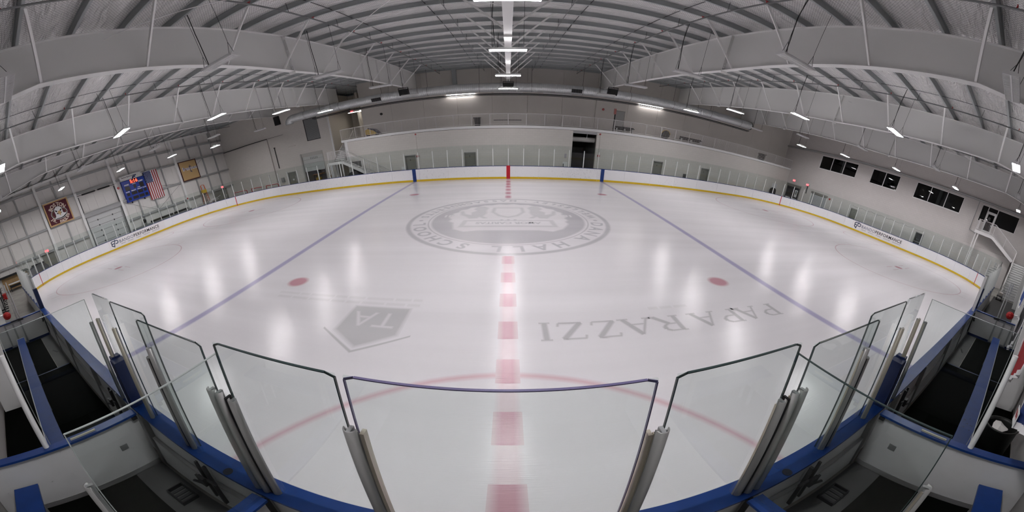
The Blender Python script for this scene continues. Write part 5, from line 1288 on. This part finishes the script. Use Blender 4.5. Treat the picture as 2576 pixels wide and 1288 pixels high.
# scoreboard
t = thing('scoreboard', 'blue electronic scoreboard showing red digits 5:16 below a white header', 'scoreboard', (LX, 2.2, 4.07))
y0, y1, z0, z1 = .86, 3.68, 4.07, 6.45
part(t, 'cabinet', MB().box(XL + .05, LX, y0, y1, z0, z1), mat('scoreboard_blue', (.008, .035, .28), .35))
part(t, 'header', MB().box(XL + .1, LX - .02, y0 + .02, y1 - .08, z1 + .02, z1 + .55), WHITE)
part(t, 'header_lettering', text('Boston Sports Institute', .19, (LX - .015, 2.0, z1 + .3), U, W_, 0, .004), FBLK)
part(t, 'header_logo', MB().box(LX - .02, LX - .012, 2.35, 2.75, z1 + .12, z1 + .24).box(LX - .02, LX - .012, 2.5, 2.9, z1 + .27, z1 + .37).box(LX - .02, LX - .012, 2.32, 2.5, z1 + .05, z1 + .14), NAVY)
part(t, 'edge_strip', MB().box(LX, LX + .012, y0, y1, z1 - .06, z1), NAVY)
PANL = mat('display_black', (.02, .016, .014), .3)
def disp(ya, yb, za, zb): part(t, 'display', MB().box(LX, LX + .012, y0 + ya * 2.82, y0 + yb * 2.82, z0 + za * 2.38, z0 + zb * 2.38), PANL)
for r in ((.36, .70, .80, .98), (.08, .28, .52, .72), (.72, .90, .52, .74), (.45, .56, .55, .72), (.07, .2, .28, .41), (.07, .2, .07, .2), (.28, .52, .28, .42), (.28, .52, .07, .2), (.56, .78, .28, .42), (.56, .78, .07, .2), (.83, .95, .28, .42), (.83, .95, .07, .2)): disp(*r)
part(t, 'digits', text('5:16', .52, (LX + .014, y0 + .53 * 2.82, z0 + .82 * 2.38), U, W_, 0, .012, sx=1.05), mat('led_red', (.9, .1, .05), .4, emit=(1, .06, .03), estr=3.0))
for s_, a, c, sz in (('HOME', .18, .76, .2), ('GUEST', .81, .78, .2), ('PERIOD', .5, .745, .13), ('PLAYER', .135, .44, .14), ('PENALTY', .40, .45, .14), ('PENALTY', .67, .45, .14), ('PLAYER', .89, .45, .14), ('HOCKEY', .66, .54, .08)):
    part(t, 'caption', text(s_, sz, (LX + .004, y0 + a * 2.82, z0 + c * 2.38), U, W_, .008, .008), WHITE)
for q in (1.4, 3.0): part(t, 'bracket', MB().box(XL + .1, LX - .05, q, q + .06, z0 - .2, z0), DARKM)
# exit signs
def exit_sign(o, ux, lab):
    t = thing('exit_sign', lab, 'sign', o); u = Vector(ux); n = u.cross(Vector((0, 0, 1)))
    o = Vector(o)
    part(t, 'case', MB().cbox(o, u * .2, n * .04, (0, 0, .13)), WHITE)
    part(t, 'face', MB().cbox(o + n * .042, u * .185, n * .003, (0, 0, .115)), REDG)
    part(t, 'lettering', text('EXIT', .2, o + n * .047 - Vector((0, 0, .07)), u, (0, 0, 1), .001, .004), mat('exit_letters', (.9, .5, .5), .4, emit=(1, .25, .25), estr=1.5))
    part(t, 'mount', MB().cbox(o + Vector((0, 0, .17)), u * .03, n * .03, (0, 0, .05)) if False else MB().cbox(o - n * .09, u * .06, n * .055, (0, 0, .06)), DARKM)
exit_sign((XL + .3, -9.15, 2.38), (0, 1, 0), 'red exit sign over the door near the left end of the clad wall')
exit_sign((XL + .3, 14.0, 2.35), (0, 1, 0), 'red exit sign by the back corner of the clad wall')
exit_sign((XR - .14, 13.7, 3.12), (0, -1, 0), 'red exit sign above the glazed double door')
exit_sign((XR - .14, 11.45, 3.08), (0, -1, 0), 'red exit sign between the double door and the roller shutter')
exit_sign((-15.2, 19.0, 7.62), (1, 0, 0), 'red exit sign hanging in the passage behind the stair')
solo('sign_post', MB().tube((XR - .1, 11.4, 2.0), (XR - .1, 11.42, 2.95), .05, 8), DARKM, 'dark upright bracket under the exit sign by the roller shutter', 'bracket')
struct('door_13', MB().box(XL - .02, XL + .06, -9.75, -8.45, 0, 2.12).box(XL + .06, XL + .12, -8.95, -8.8, .95, 1.1), DOORM, 'olive grey door under the exit sign in the clad wall', 'door')
struct('door_14', MB().box(XL - .02, XL + .06, 12.7, 14.9, 0, 2.1), DOORM, 'olive grey double door at the back of the clad wall', 'door')
# fire alarm bells and strobes
def alarm(o, nrm_, lab, r=.11):
    t = thing('fire_alarm', lab, 'alarm', o); o = Vector(o); n = Vector(nrm_)
    part(t, 'box', MB().lathe([(0, -.06), (r, -.06), (r, .02), (r * .8, .05), (0, .055)], o, 14, n), RED)
    part(t, 'lamp', MB().lathe([(0, .05), (r * .35, .05), (r * .3, .08), (0, .085)], o, 10, n), FWHITE)
alarm((-7.85, YB - .06, 2.08), (0, -1, 0), 'red fire alarm right of door 8'); alarm((7.82, YB - .06, 2.1), (0, -1, 0), 'red fire alarm right of the dark passage')
alarm((7.78, YB - .05, 4.09), (0, -1, 0), 'small red strobe high right of the dark passage', .07); alarm((-7.85, YB - .05, 4.11), (0, -1, 0), 'small red strobe high above door 8', .07)
alarm((8.19, YU - .06, 6.54), (0, -1, 0), 'red strobe on the upper wall right of center', .1); alarm((XR - .06, 7.82, 2.26), (-1, 0, 0), 'red fire alarm right of the roller shutter'); alarm((XL + .4, .35, 5.9), (1, 0, 0), 'red alarm on the post left of the scoreboard', .13)
alarm((XL + .4, 8.3, 2.35), (1, 0, 0), 'red alarm on the post below the tan banner', .1)
for x, z0, z1, l in ((-7.85, 2.2, 4.05, 'thin conduit above the alarm by door 8'), (7.8, 2.2, 4.0, 'thin conduit above the alarm by the dark passage')):
    solo('conduit', MB().tube((x, YB - .02, z0), (x, YB - .02, z1), .014, 6), CREAM, l, 'conduit')
solo('wall_camera', MB().tube((-11.2, YU - .12, 6.53), (-11.2, YU, 6.53), .12, 14), BLACK, 'round black device on the upper wall toward its left end', 'device')
solo('wall_sign', MB().box(9.2, 9.42, YU - .03, YU, 6.2, 6.75), mat('sign_red_white', (.5, .2, .18), .5), 'small red edged sign on the upper wall above the service door', 'sign')
solo('number_plate', MB().box(4.8, 4.98, YB - .02, YB, 1.7, 2.1), mat('plate_lilac', (.42, .38, .42), .5), 'small upright notice on the block wall left of the dark passage', 'sign')
t = thing('drinking_fountain', 'white drinking fountain on the block wall left of the dark passage', 'fountain', (4.9, YB - .15, .6))
part(t, 'back', MB().box(4.68, 5.1, YB - .08, YB, .6, 1.36), WHITE); part(t, 'basin', MB().box(4.85, 5.1, YB - .38, YB - .08, .75, .98), WHITE); part(t, 'spout', MB().box(4.70, 4.76, YB - .1, YB - .08, .85, 1.2), BLACK)
t = thing('fountain_box', 'white box low on the block wall left of door 8', 'box', (-9.25, YB - .1, .8))
part(t, 'case', MB().box(-9.42, -9.12, YB - .16, YB, .75, 1.22), WHITE); part(t, 'slot', MB().box(-9.38, -9.16, YB - .165, YB - .16, .85, .9), DARKM)
t = thing('service_door', 'grey service door behind the railing right of center on the balcony', 'door', (9.76, YU, 4.48))
part(t, 'leaf', MB().box(9.3, 10.24, YU + .05, YU + .12, 4.5, 6.58), mat('door_light', (.36, .36, .35), .5)); part(t, 'edge', MB().box(9.28, 9.38, YU - .01, YU + .05, 4.5, 6.6), BLACK)
# balcony furniture
def bench(x0, x1, lab, m=BLACK):
    t = thing('balcony_bench', lab, 'bench', ((x0 + x1) / 2, YU - .35, 4.48), 'low black benches on the balcony')
    part(t, 'seat', MB().box(x0, x1, YU - .5, YU - .2, 4.90, 4.98), m)
    for x in (x0 + .15, (x0 + x1) / 2, x1 - .15): part(t, 'leg', MB().box(x - .03, x + .03, YU - .48, YU - .22, 4.48, 4.90), STEEL)
    part(t, 'back', MB().box(x0, x1, YU - .2, YU - .15, 4.75, 5.08), m)
bench(9.4, 11.2, 'low black bench on the balcony beside the service door'); bench(16.1, 18.6, 'low black bench on the balcony toward its right part')
solo('dark_rail', MB().box(-1.25, 1.15, YU - .05, YU, 5.0, 5.06), DARKM, 'dark bar on the wall behind the railing at the middle of the balcony', 'bar')
def bin_(x, y, z, r, h, lab):
    t = thing('waste_bin', lab, 'bin', (x, y, z))
    part(t, 'body', MB().lathe([(r * .82, 0), (r, h), (r * .9, h), (r * .75, .05), (0, .05)], (x, y, z), 16), BLACK); part(t, 'rim', MB().box(x - r * 1.1, x + r * 1.1, y - r, y + r, z + h, z + h + .07), DARKM)
bin_(-2.62, YU - .4, 4.48, .28, .75, 'black waste bin on the balcony left of center'); bin_(27.1, YU - .4, 4.48, .42, .75, 'wide black waste bin near the right end of the balcony')
t = thing('floor_cleaner', 'yellow and black floor cleaning machine at the left end of the balcony', 'machine', (-12.3, 15.9, 4.48))
part(t, 'body', MB().prism([(-12.75, 15.7, 4.6), (-12.75, 15.7, 5.1), (-12.5, 15.7, 5.22), (-11.9, 15.7, 4.95), (-11.6, 15.7, 4.6)], (0, .45, 0)), mat('machine_yellow', (.5, .34, .03), .5))
part(t, 'cover', MB().prism([(-12.5, 15.68, 5.23), (-11.9, 15.68, 4.97), (-11.5, 15.68, 4.6), (-11.3, 15.68, 4.6), (-11.75, 15.68, 5.1), (-12.4, 15.68, 5.3)], (0, .5, 0)), BLACK)
for x in (-12.6, -11.7):
    for y in (15.72, 16.1): part(t, 'wheel', MB().tube((x, y - .04, 4.58), (x, y + .04, 4.58), .1, 12), BLACK)
t = thing('hose_reel', 'round black reel with a yellow rim on the balcony right of center', 'reel', (14.4, YU - .35, 4.48))
part(t, 'drum', MB().tube((14.4, YU - .5, 4.94), (14.4, YU - .2, 4.94), .42, 24), BLACK)
rm_ = MB(); rm_.path([(14.4 + math.cos(q) * .46, YU - .5, 4.94 + math.sin(q) * .46) for q in [PI * .05 + PI * .9 * i / 14 for i in range(15)]], .03, 6); part(t, 'rim', rm_, mat('machine_yellow', (.5, .34, .03), .5))
part(t, 'foot', MB().box(14.05, 14.75, YU - .5, YU - .2, 4.48, 4.56), DARKM)

# ================================================================== equipment behind the far corners
def goal(x, y, rot, lab):
    t = thing('hockey_goal', lab, 'goal', (x, y, 0), 'hockey goals stored behind the boards'); c, s = math.cos(rot), math.sin(rot)
    G = lambda a, b, z: (x + a * c - b * s, y + a * s + b * c, z)
    part(t, 'front_pipes', MB().path([G(-.92, 0, 0), G(-.92, 0, 1.22), G(.92, 0, 1.22), G(.92, 0, 0)], .04, 8), RED)
    part(t, 'top_pipe', MB().path([G(-.92, 0, 1.22), G(-.7, .55, 1.22), G(.7, .55, 1.22), G(.92, 0, 1.22)], .03, 8), FWHITE)
    part(t, 'base_pipe', MB().path([G(-.92, 0, .04), G(-.8, .9, .04), G(.8, .9, .04), G(.92, 0, .04)], .03, 8), FWHITE)
    nt_ = MB()
    for k in range(10):
        a = -.8 + 1.6 * k / 9; nt_.tube(G(a * .85, .55, 1.22), G(a, .9, .04), .006, 4)
    for k in range(6): z = .1 + k * .2; nt_.tube(G(-.78, .9 - .06 * k, z), G(.78, .9 - .06 * k, z), .006, 4)
    part(t, 'net', nt_, FWHITE, kind='stuff')
goal(-25.0, 15.35, 0, 'red hockey goal behind the boards, rightmost of three'); goal(-27.3, 15.2, 0, 'red hockey goal behind the boards, middle of three'); goal(-29.6, 14.6, .25, 'red hockey goal behind the boards near the back corner')
t = thing('step_ladder', 'orange step ladder with a yellow top behind the left boards', 'ladder', (-31.55, 10.75, 0))
part(t, 'side_rail', MB().bar((-31.45, 10.35, 0), (-31.7, 10.5, 3.3), .05, .09, (0, 1, 0)), mat('ladder_orange', (.52, .10, .02), .5)); part(t, 'side_rail', MB().bar((-31.45, 11.2, 0), (-31.7, 11.0, 3.3), .05, .09, (0, 1, 0)), mat('ladder_orange', (.52, .10, .02), .5))
part(t, 'top_cap', MB().box(-31.8, -31.55, 10.42, 11.08, 2.35, 2.75), mat('ladder_yellow', (.55, .38, .03), .5)); part(t, 'hoop', MB().path([(-31.7, 10.5, 3.3), (-31.7, 10.55, 3.36), (-31.7, 10.95, 3.36), (-31.7, 11.0, 3.3)], .03, 6), mat('ladder_orange', (.52, .10, .02), .5))
for k in range(7): part(t, 'rung', MB().box(-31.6, -31.5, 10.37 + .01 * k, 11.18 - .012 * k, .3 + k * .3, .33 + k * .3), ALU)
for yy in (10.3, 11.25): part(t, 'rear_leg', MB().bar((-32.1, yy, 0), (-31.75, 10.75 + (yy - 10.75) * .5, 2.4), .04, .06, (0, 1, 0)), mat('ladder_orange', (.52, .10, .02), .5))
# folded aluminium staging
t = thing('folded_staging', 'heap of folded aluminium staging behind the left boards', 'staging', (-31.2, 10, 0))
rr = random.Random(11)
for k in range(9):
    yy = 8.3 + k * .42; part(t, 'tube', MB().bar((-31.5, yy, .9 + rr.random() * .25), (-31.1, yy + .9, 1.15 + rr.random() * .35), .05, .05), ALU)
part(t, 'deck', MB().cbox((-31.3, 9.4, .95), (.3, 0, 0), (0, 1.2, .12), (0, -.005, .03)), GALV); part(t, 'deck', MB().cbox((-31.2, 11.1, 1.22), (.2, 0, 0), (0, .5, .15), (0, -.02, .05)), FWHITE); part(t, 'trestle', MB().box(-31.5, -31, 8.3, 8.4, 0, .9), ALU); part(t, 'trestle', MB().box(-31.5, -31, 11.4, 11.5, 0, 1.1), ALU)
for y0, y1, l in ((2.65, 5.6, 'long rolled dark matting lying on a ledge behind the left boards'), (5.85, 7.8, 'shorter dark bundle lying on a ledge behind the left boards')):
    solo('mat_roll', MB().tube((XL + .5, y0, 1.28), (XL + .5, y1, 1.28), .11, 10), BLACK, l, 'roll')
solo('wall_ledge', MB().box(XL, XL + .75, .3, 8.2, .95, 1.17), GALV, 'grey ledge along the foot of the clad wall', 'ledge')
solo('dark_disc', MB().tube((XL + .25, 2.0, 1.6), (XL + .32, 2.0, 1.6), .22, 20), BLACK, 'black round plate on the clad wall above the sponsor board', 'plate')
# covered machine in the near left corner
t = thing('covered_machine', 'dark grey angular machine behind the boards at the near end of the clad wall', 'machine', (-31.5, -10.8, 0))
part(t, 'body', MB().prism([(-31.9, -11.8, 0), (-31.9, -11.8, .95), (-31.9, -11.2, 1.45), (-31.9, -10.0, 1.62), (-31.9, -9.6, 1.1), (-31.9, -9.6, 0)], (.7, 0, 0)), mat('machine_grey', (.08, .085, .09), .5)); part(t, 'bar', MB().box(-31.2, -31.1, -11.2, -9.9, 1.5, 1.62), BLACK); part(t, 'wheel', MB().tube((-31.2, -11.3, .25), (-31.1, -11.3, .25), .25, 16), BLACK)
# exercise bikes along the near wall, far left
def bike(x, y, lab):
    t = thing('exercise_bike', lab, 'bike', (x, y, 0), 'exercise bikes along the near wall')
    part(t, 'frame', MB().bar((x - .55, y, .05), (x + .55, y, .05), .06, .06).bar((x - .35, y, .08), (x + .1, y, .55), .06, .06).bar((x + .1, y, .55), (x + .45, y, 1.0), .06, .06).bar((x - .15, y, .3), (x - .3, y, .85), .05, .05).box(x - .58, x - .5, y - .25, y + .25, 0, .06).box(x + .5, x + .58, y - .25, y + .25, 0, .06), BLACK)
    part(t, 'flywheel', MB().tube((x + .35, y - .03, .36), (x + .35, y + .03, .36), .26, 20), DARKM); part(t, 'saddle', MB().prism([(x - .45, y - .12, .88), (x - .45, y + .12, .88), (x - .15, y + .03, .88), (x - .15, y - .03, .88)], (0, 0, .07)), BLACK)
    part(t, 'handlebar', MB().path([(x + .62, y - .22, 1.05), (x + .45, y - .2, 1.08), (x + .45, y + .2, 1.08), (x + .62, y + .22, 1.05)], .018, 6), BLACK); part(t, 'crank', MB().tube((x + .05, y - .14, .36), (x + .05, y + .14, .36), .02, 6).box(x + .0, x + .18, y + .13, y + .2, .2, .23).box(x - .1, x + .08, y - .2, y - .13, .48, .51), ALU)
for k, x in enumerate((-27.8, -25.9, -24.0, -22.1)): bike(x, -14.75, 'black exercise bike by the near wall, %s from the far corner' % ('first', 'second', 'third', 'fourth')[k])
t = thing('plywood_table', 'low table with a white top before a bare plywood panel in the far left corner', 'table', (-31.2, -13.2, 0))
part(t, 'top', MB().box(-31.6, -30.9, -13.9, -12.6, .68, .74), FWHITE); part(t, 'shelf', MB().box(-31.5, -31.0, -13.8, -12.7, .35, .55), BLACK)
for x in (-31.5, -31): 
    for y in (-13.8, -12.7): part(t, 'leg', MB().box(x - .04, x + .04, y - .04, y + .04, 0, .68), DARKM)
solo('plywood_sheet', MB().box(-32.25, -32.2, -14.4, -12.6, .1, 1.35), mat('plywood', (.38, .25, .12), .7, vary=(3, .15)), 'bare plywood panel against the clad wall in the far left corner', 'panel')
solo('dark_shelf', MB().box(-32.3, -31.9, -14.6, -12.6, 1.36, 1.55), BLACK, 'black shelf above the plywood panel', 'shelf')
# workshop behind the roller door
t = thing('work_trolley', 'yellow trolley with tools in the dark workshop', 'trolley', (-20.2, 18, 0))
part(t, 'frame', MB().box(-20.5, -19.9, 17.8, 18.3, .1, .95).prism([(-20.35, 17.78, .3), (-20.05, 17.78, .3), (-19.95, 17.78, 1.2), (-20.15, 17.78, 1.25)], (0, -.05, 0)), mat('machine_yellow', (.5, .34, .03), .5)); part(t, 'tray', MB().box(-20.7, -19.6, 17.7, 18.4, 1.3, 1.38), mat('tray_orange', (.4, .16, .08), .5)); [part(t, 'leg', MB().box(q, q + .06, 17.75, 17.8, .0, 1.3), DARKM) for q in (-20.68, -19.68)]
solo('tool_box', MB().prism([(-20.4, 18.0, 1.38), (-19.8, 18.0, 1.38), (-19.85, 18.0, 1.62), (-20.1, 18.0, 1.72), (-20.35, 18.0, 1.62)], (0, .3, 0)), BLACK, 'black tool case on the orange trolley tray', 'case')
solo('white_board', MB().box(-21.2, -19.3, 20.2, 20.28, 1.1, 2.3), mat('pegboard', (.55, .55, .56), .6, vary=(7, .3)), 'pale notice covered board at the back of the workshop', 'board')
solo('hung_jacket', MB().prism([(-18.6, 18.6, 1.3), (-18.1, 18.6, 1.3), (-18.0, 18.6, 2.2), (-18.3, 18.6, 2.35), (-18.55, 18.6, 2.2)], (0, .15, 0)), mat('jacket_blue', (.02, .03, .12), .8), 'blue cloth hanging at the right of the workshop', 'cloth')
solo('steel_rack', MB().box(-19.2, -18.0, 19.3, 19.8, .5, .55).box(-19.2, -18.0, 19.3, 19.8, 1.0, 1.05).box(-19.2, -19.15, 19.3, 19.8, 0, 1.6).box(-18.05, -18, 19.3, 19.8, 0, 1.6).box(-19.0, -18.5, 19.4, 19.7, 1.05, 1.35), DARKM, 'dark shelving rack in the workshop', 'rack')
# electrical boxes and pipes on the back left wall
solo('electric_box', MB().box(-24.1, -23.72, 16.12, 16.3, 1.2, 1.72).box(-24.0, -23.82, 16.1, 16.12, 1.3, 1.6), GALV, 'grey electrical box left of the olive door', 'box')
solo('wall_pipe', MB().tube((-24.05, 16.24, 2.9), (-24.05, 16.24, 5.35), .05, 8).box(-24.12, -23.98, 16.18, 16.3, 5.3, 5.42), DARKM, 'dark upright pipe on the back wall left of the roller door', 'pipe')
solo('long_pipe', MB().tube((XL + .2, 16.05, 6.62), (-24.6, 16.05, 6.62), .04, 8).tube((-24.6, 16.2, 6.62), (-22.4, 16.2, 6.62), .015, 6), DARKM, 'long dark pipe across the top of the lower block facing', 'pipe')
solo('hose_bib', MB().tube((-17.5, 16.2, .3), (-17.5, 16.2, 2.0), .03, 8).box(-17.6, -17.4, 16.1, 16.3, .9, 1.15), mat('rust', (.2, .11, .06), .7), 'rusty standpipe beside the roller door', 'pipe')
solo('covered_gear', MB().prism([(-14.6, 14.3, 0), (-14.6, 14.3, 1.05), (-14.35, 14.3, 1.3), (-13.7, 14.3, 1.32), (-13.4, 14.3, 1.0), (-13.4, 14.3, 0)], (0, .4, 0)), DARKM, 'dark gear stored under the left stair', 'gear')
solo('wall_lamp_bracket', MB().box(-22.2, -21.2, 16.25, 16.3, 5.05, 5.12), CREAM, 'thin bar on the back wall above the olive door', 'bar')
# notice and draped bundle by the back right corner
solo('paper_notice', MB().box(29.0, 29.75, YB - .02, YB, 1.15, 2.1), mat('notice_white', (.60, .60, .63), .6), 'white paper notice on the block wall in the back right corner', 'notice')
t = thing('draped_bundle', 'black draped bundle standing before the white notice in the back right corner', 'bundle', (28.95, 14.6, 0))
part(t, 'cover', MB().lathe([(.36, 0), (.37, .5), (.40, 1.0), (.38, 1.3), (.30, 1.5), (.15, 1.58), (0, 1.6)], (28.95, 14.6, 0), 16), BLACK); part(t, 'top_tag', MB().box(28.92, 29.06, 14.4, 14.55, 1.58, 1.68), FWHITE); part(t, 'stand', MB().box(28.5, 29.4, 14.3, 14.9, 0, .06), DARKM)
# pipes along the right wall
solo('fire_main', MB().tube((XR - .14, YN, 7.38), (XR - .14, YU, 7.38), .06, 10).tube((XR - .12, YN, 7.25), (XR - .12, YU, 7.25), .03, 8), GIRT, 'grey pipe run above the upper windows of the right wall', 'pipe')
solo('drop_pipe', MB().path([(XR - .12, -8.4, 7.3), (XR - .12, -8.4, 4.32), (XR - .12, -9.2, 4.15)], .035, 8), GIRT, 'grey pipe dropping beside the storefront to the platform', 'pipe')
solo('wall_clutter', MB().box(-28, -27.3, -14.9, -14.4, 0, .5), RED, 'red box on the floor by the exercise bikes', 'box')
# far right floor: ramp mat and papers
solo('rubber_mat', MB().box(13.0, 25.4, YN + .02, -13.2, -.012, .006), mat('dark_mat', (.022, .022, .022), .7), 'long dark rubber mat from the right bench to the near wall stair', 'mat')
solo('floor_paper', MB().cbox((14.6, -13.75, .012), (.35, 0, 0), (0, .22, 0), (0, 0, .004)), mat('paper_green', (.42, .47, .43), .6), 'pale green sheet on the dark mat beyond the right bench', 'sheet')
t = thing('low_cart', 'small cart with odds and ends at the foot of the near wall stair', 'cart', (24.5, -13.6, 0))
part(t, 'deck', MB().box(24.1, 24.9, -13.85, -13.4, .3, .36), DARKM); part(t, 'handle', MB().path([(24.85, -13.8, .36), (24.9, -13.8, 1.0), (24.9, -13.45, 1.0), (24.85, -13.45, .36)], .02, 6), GALV); part(t, 'load', MB().box(24.3, 24.7, -13.8, -13.5, .36, .6), CREAM)
for x in (24.2, 24.8):
    for y in (-13.8, -13.45): part(t, 'wheel', MB().tube((x, y - .03, .1), (x, y + .03, .1), .1, 10), BLACK)
alarm((22.5, YN + .1, 2.6), (0, 1, 0), 'red alarm on the near wall over the far right stair', .1)
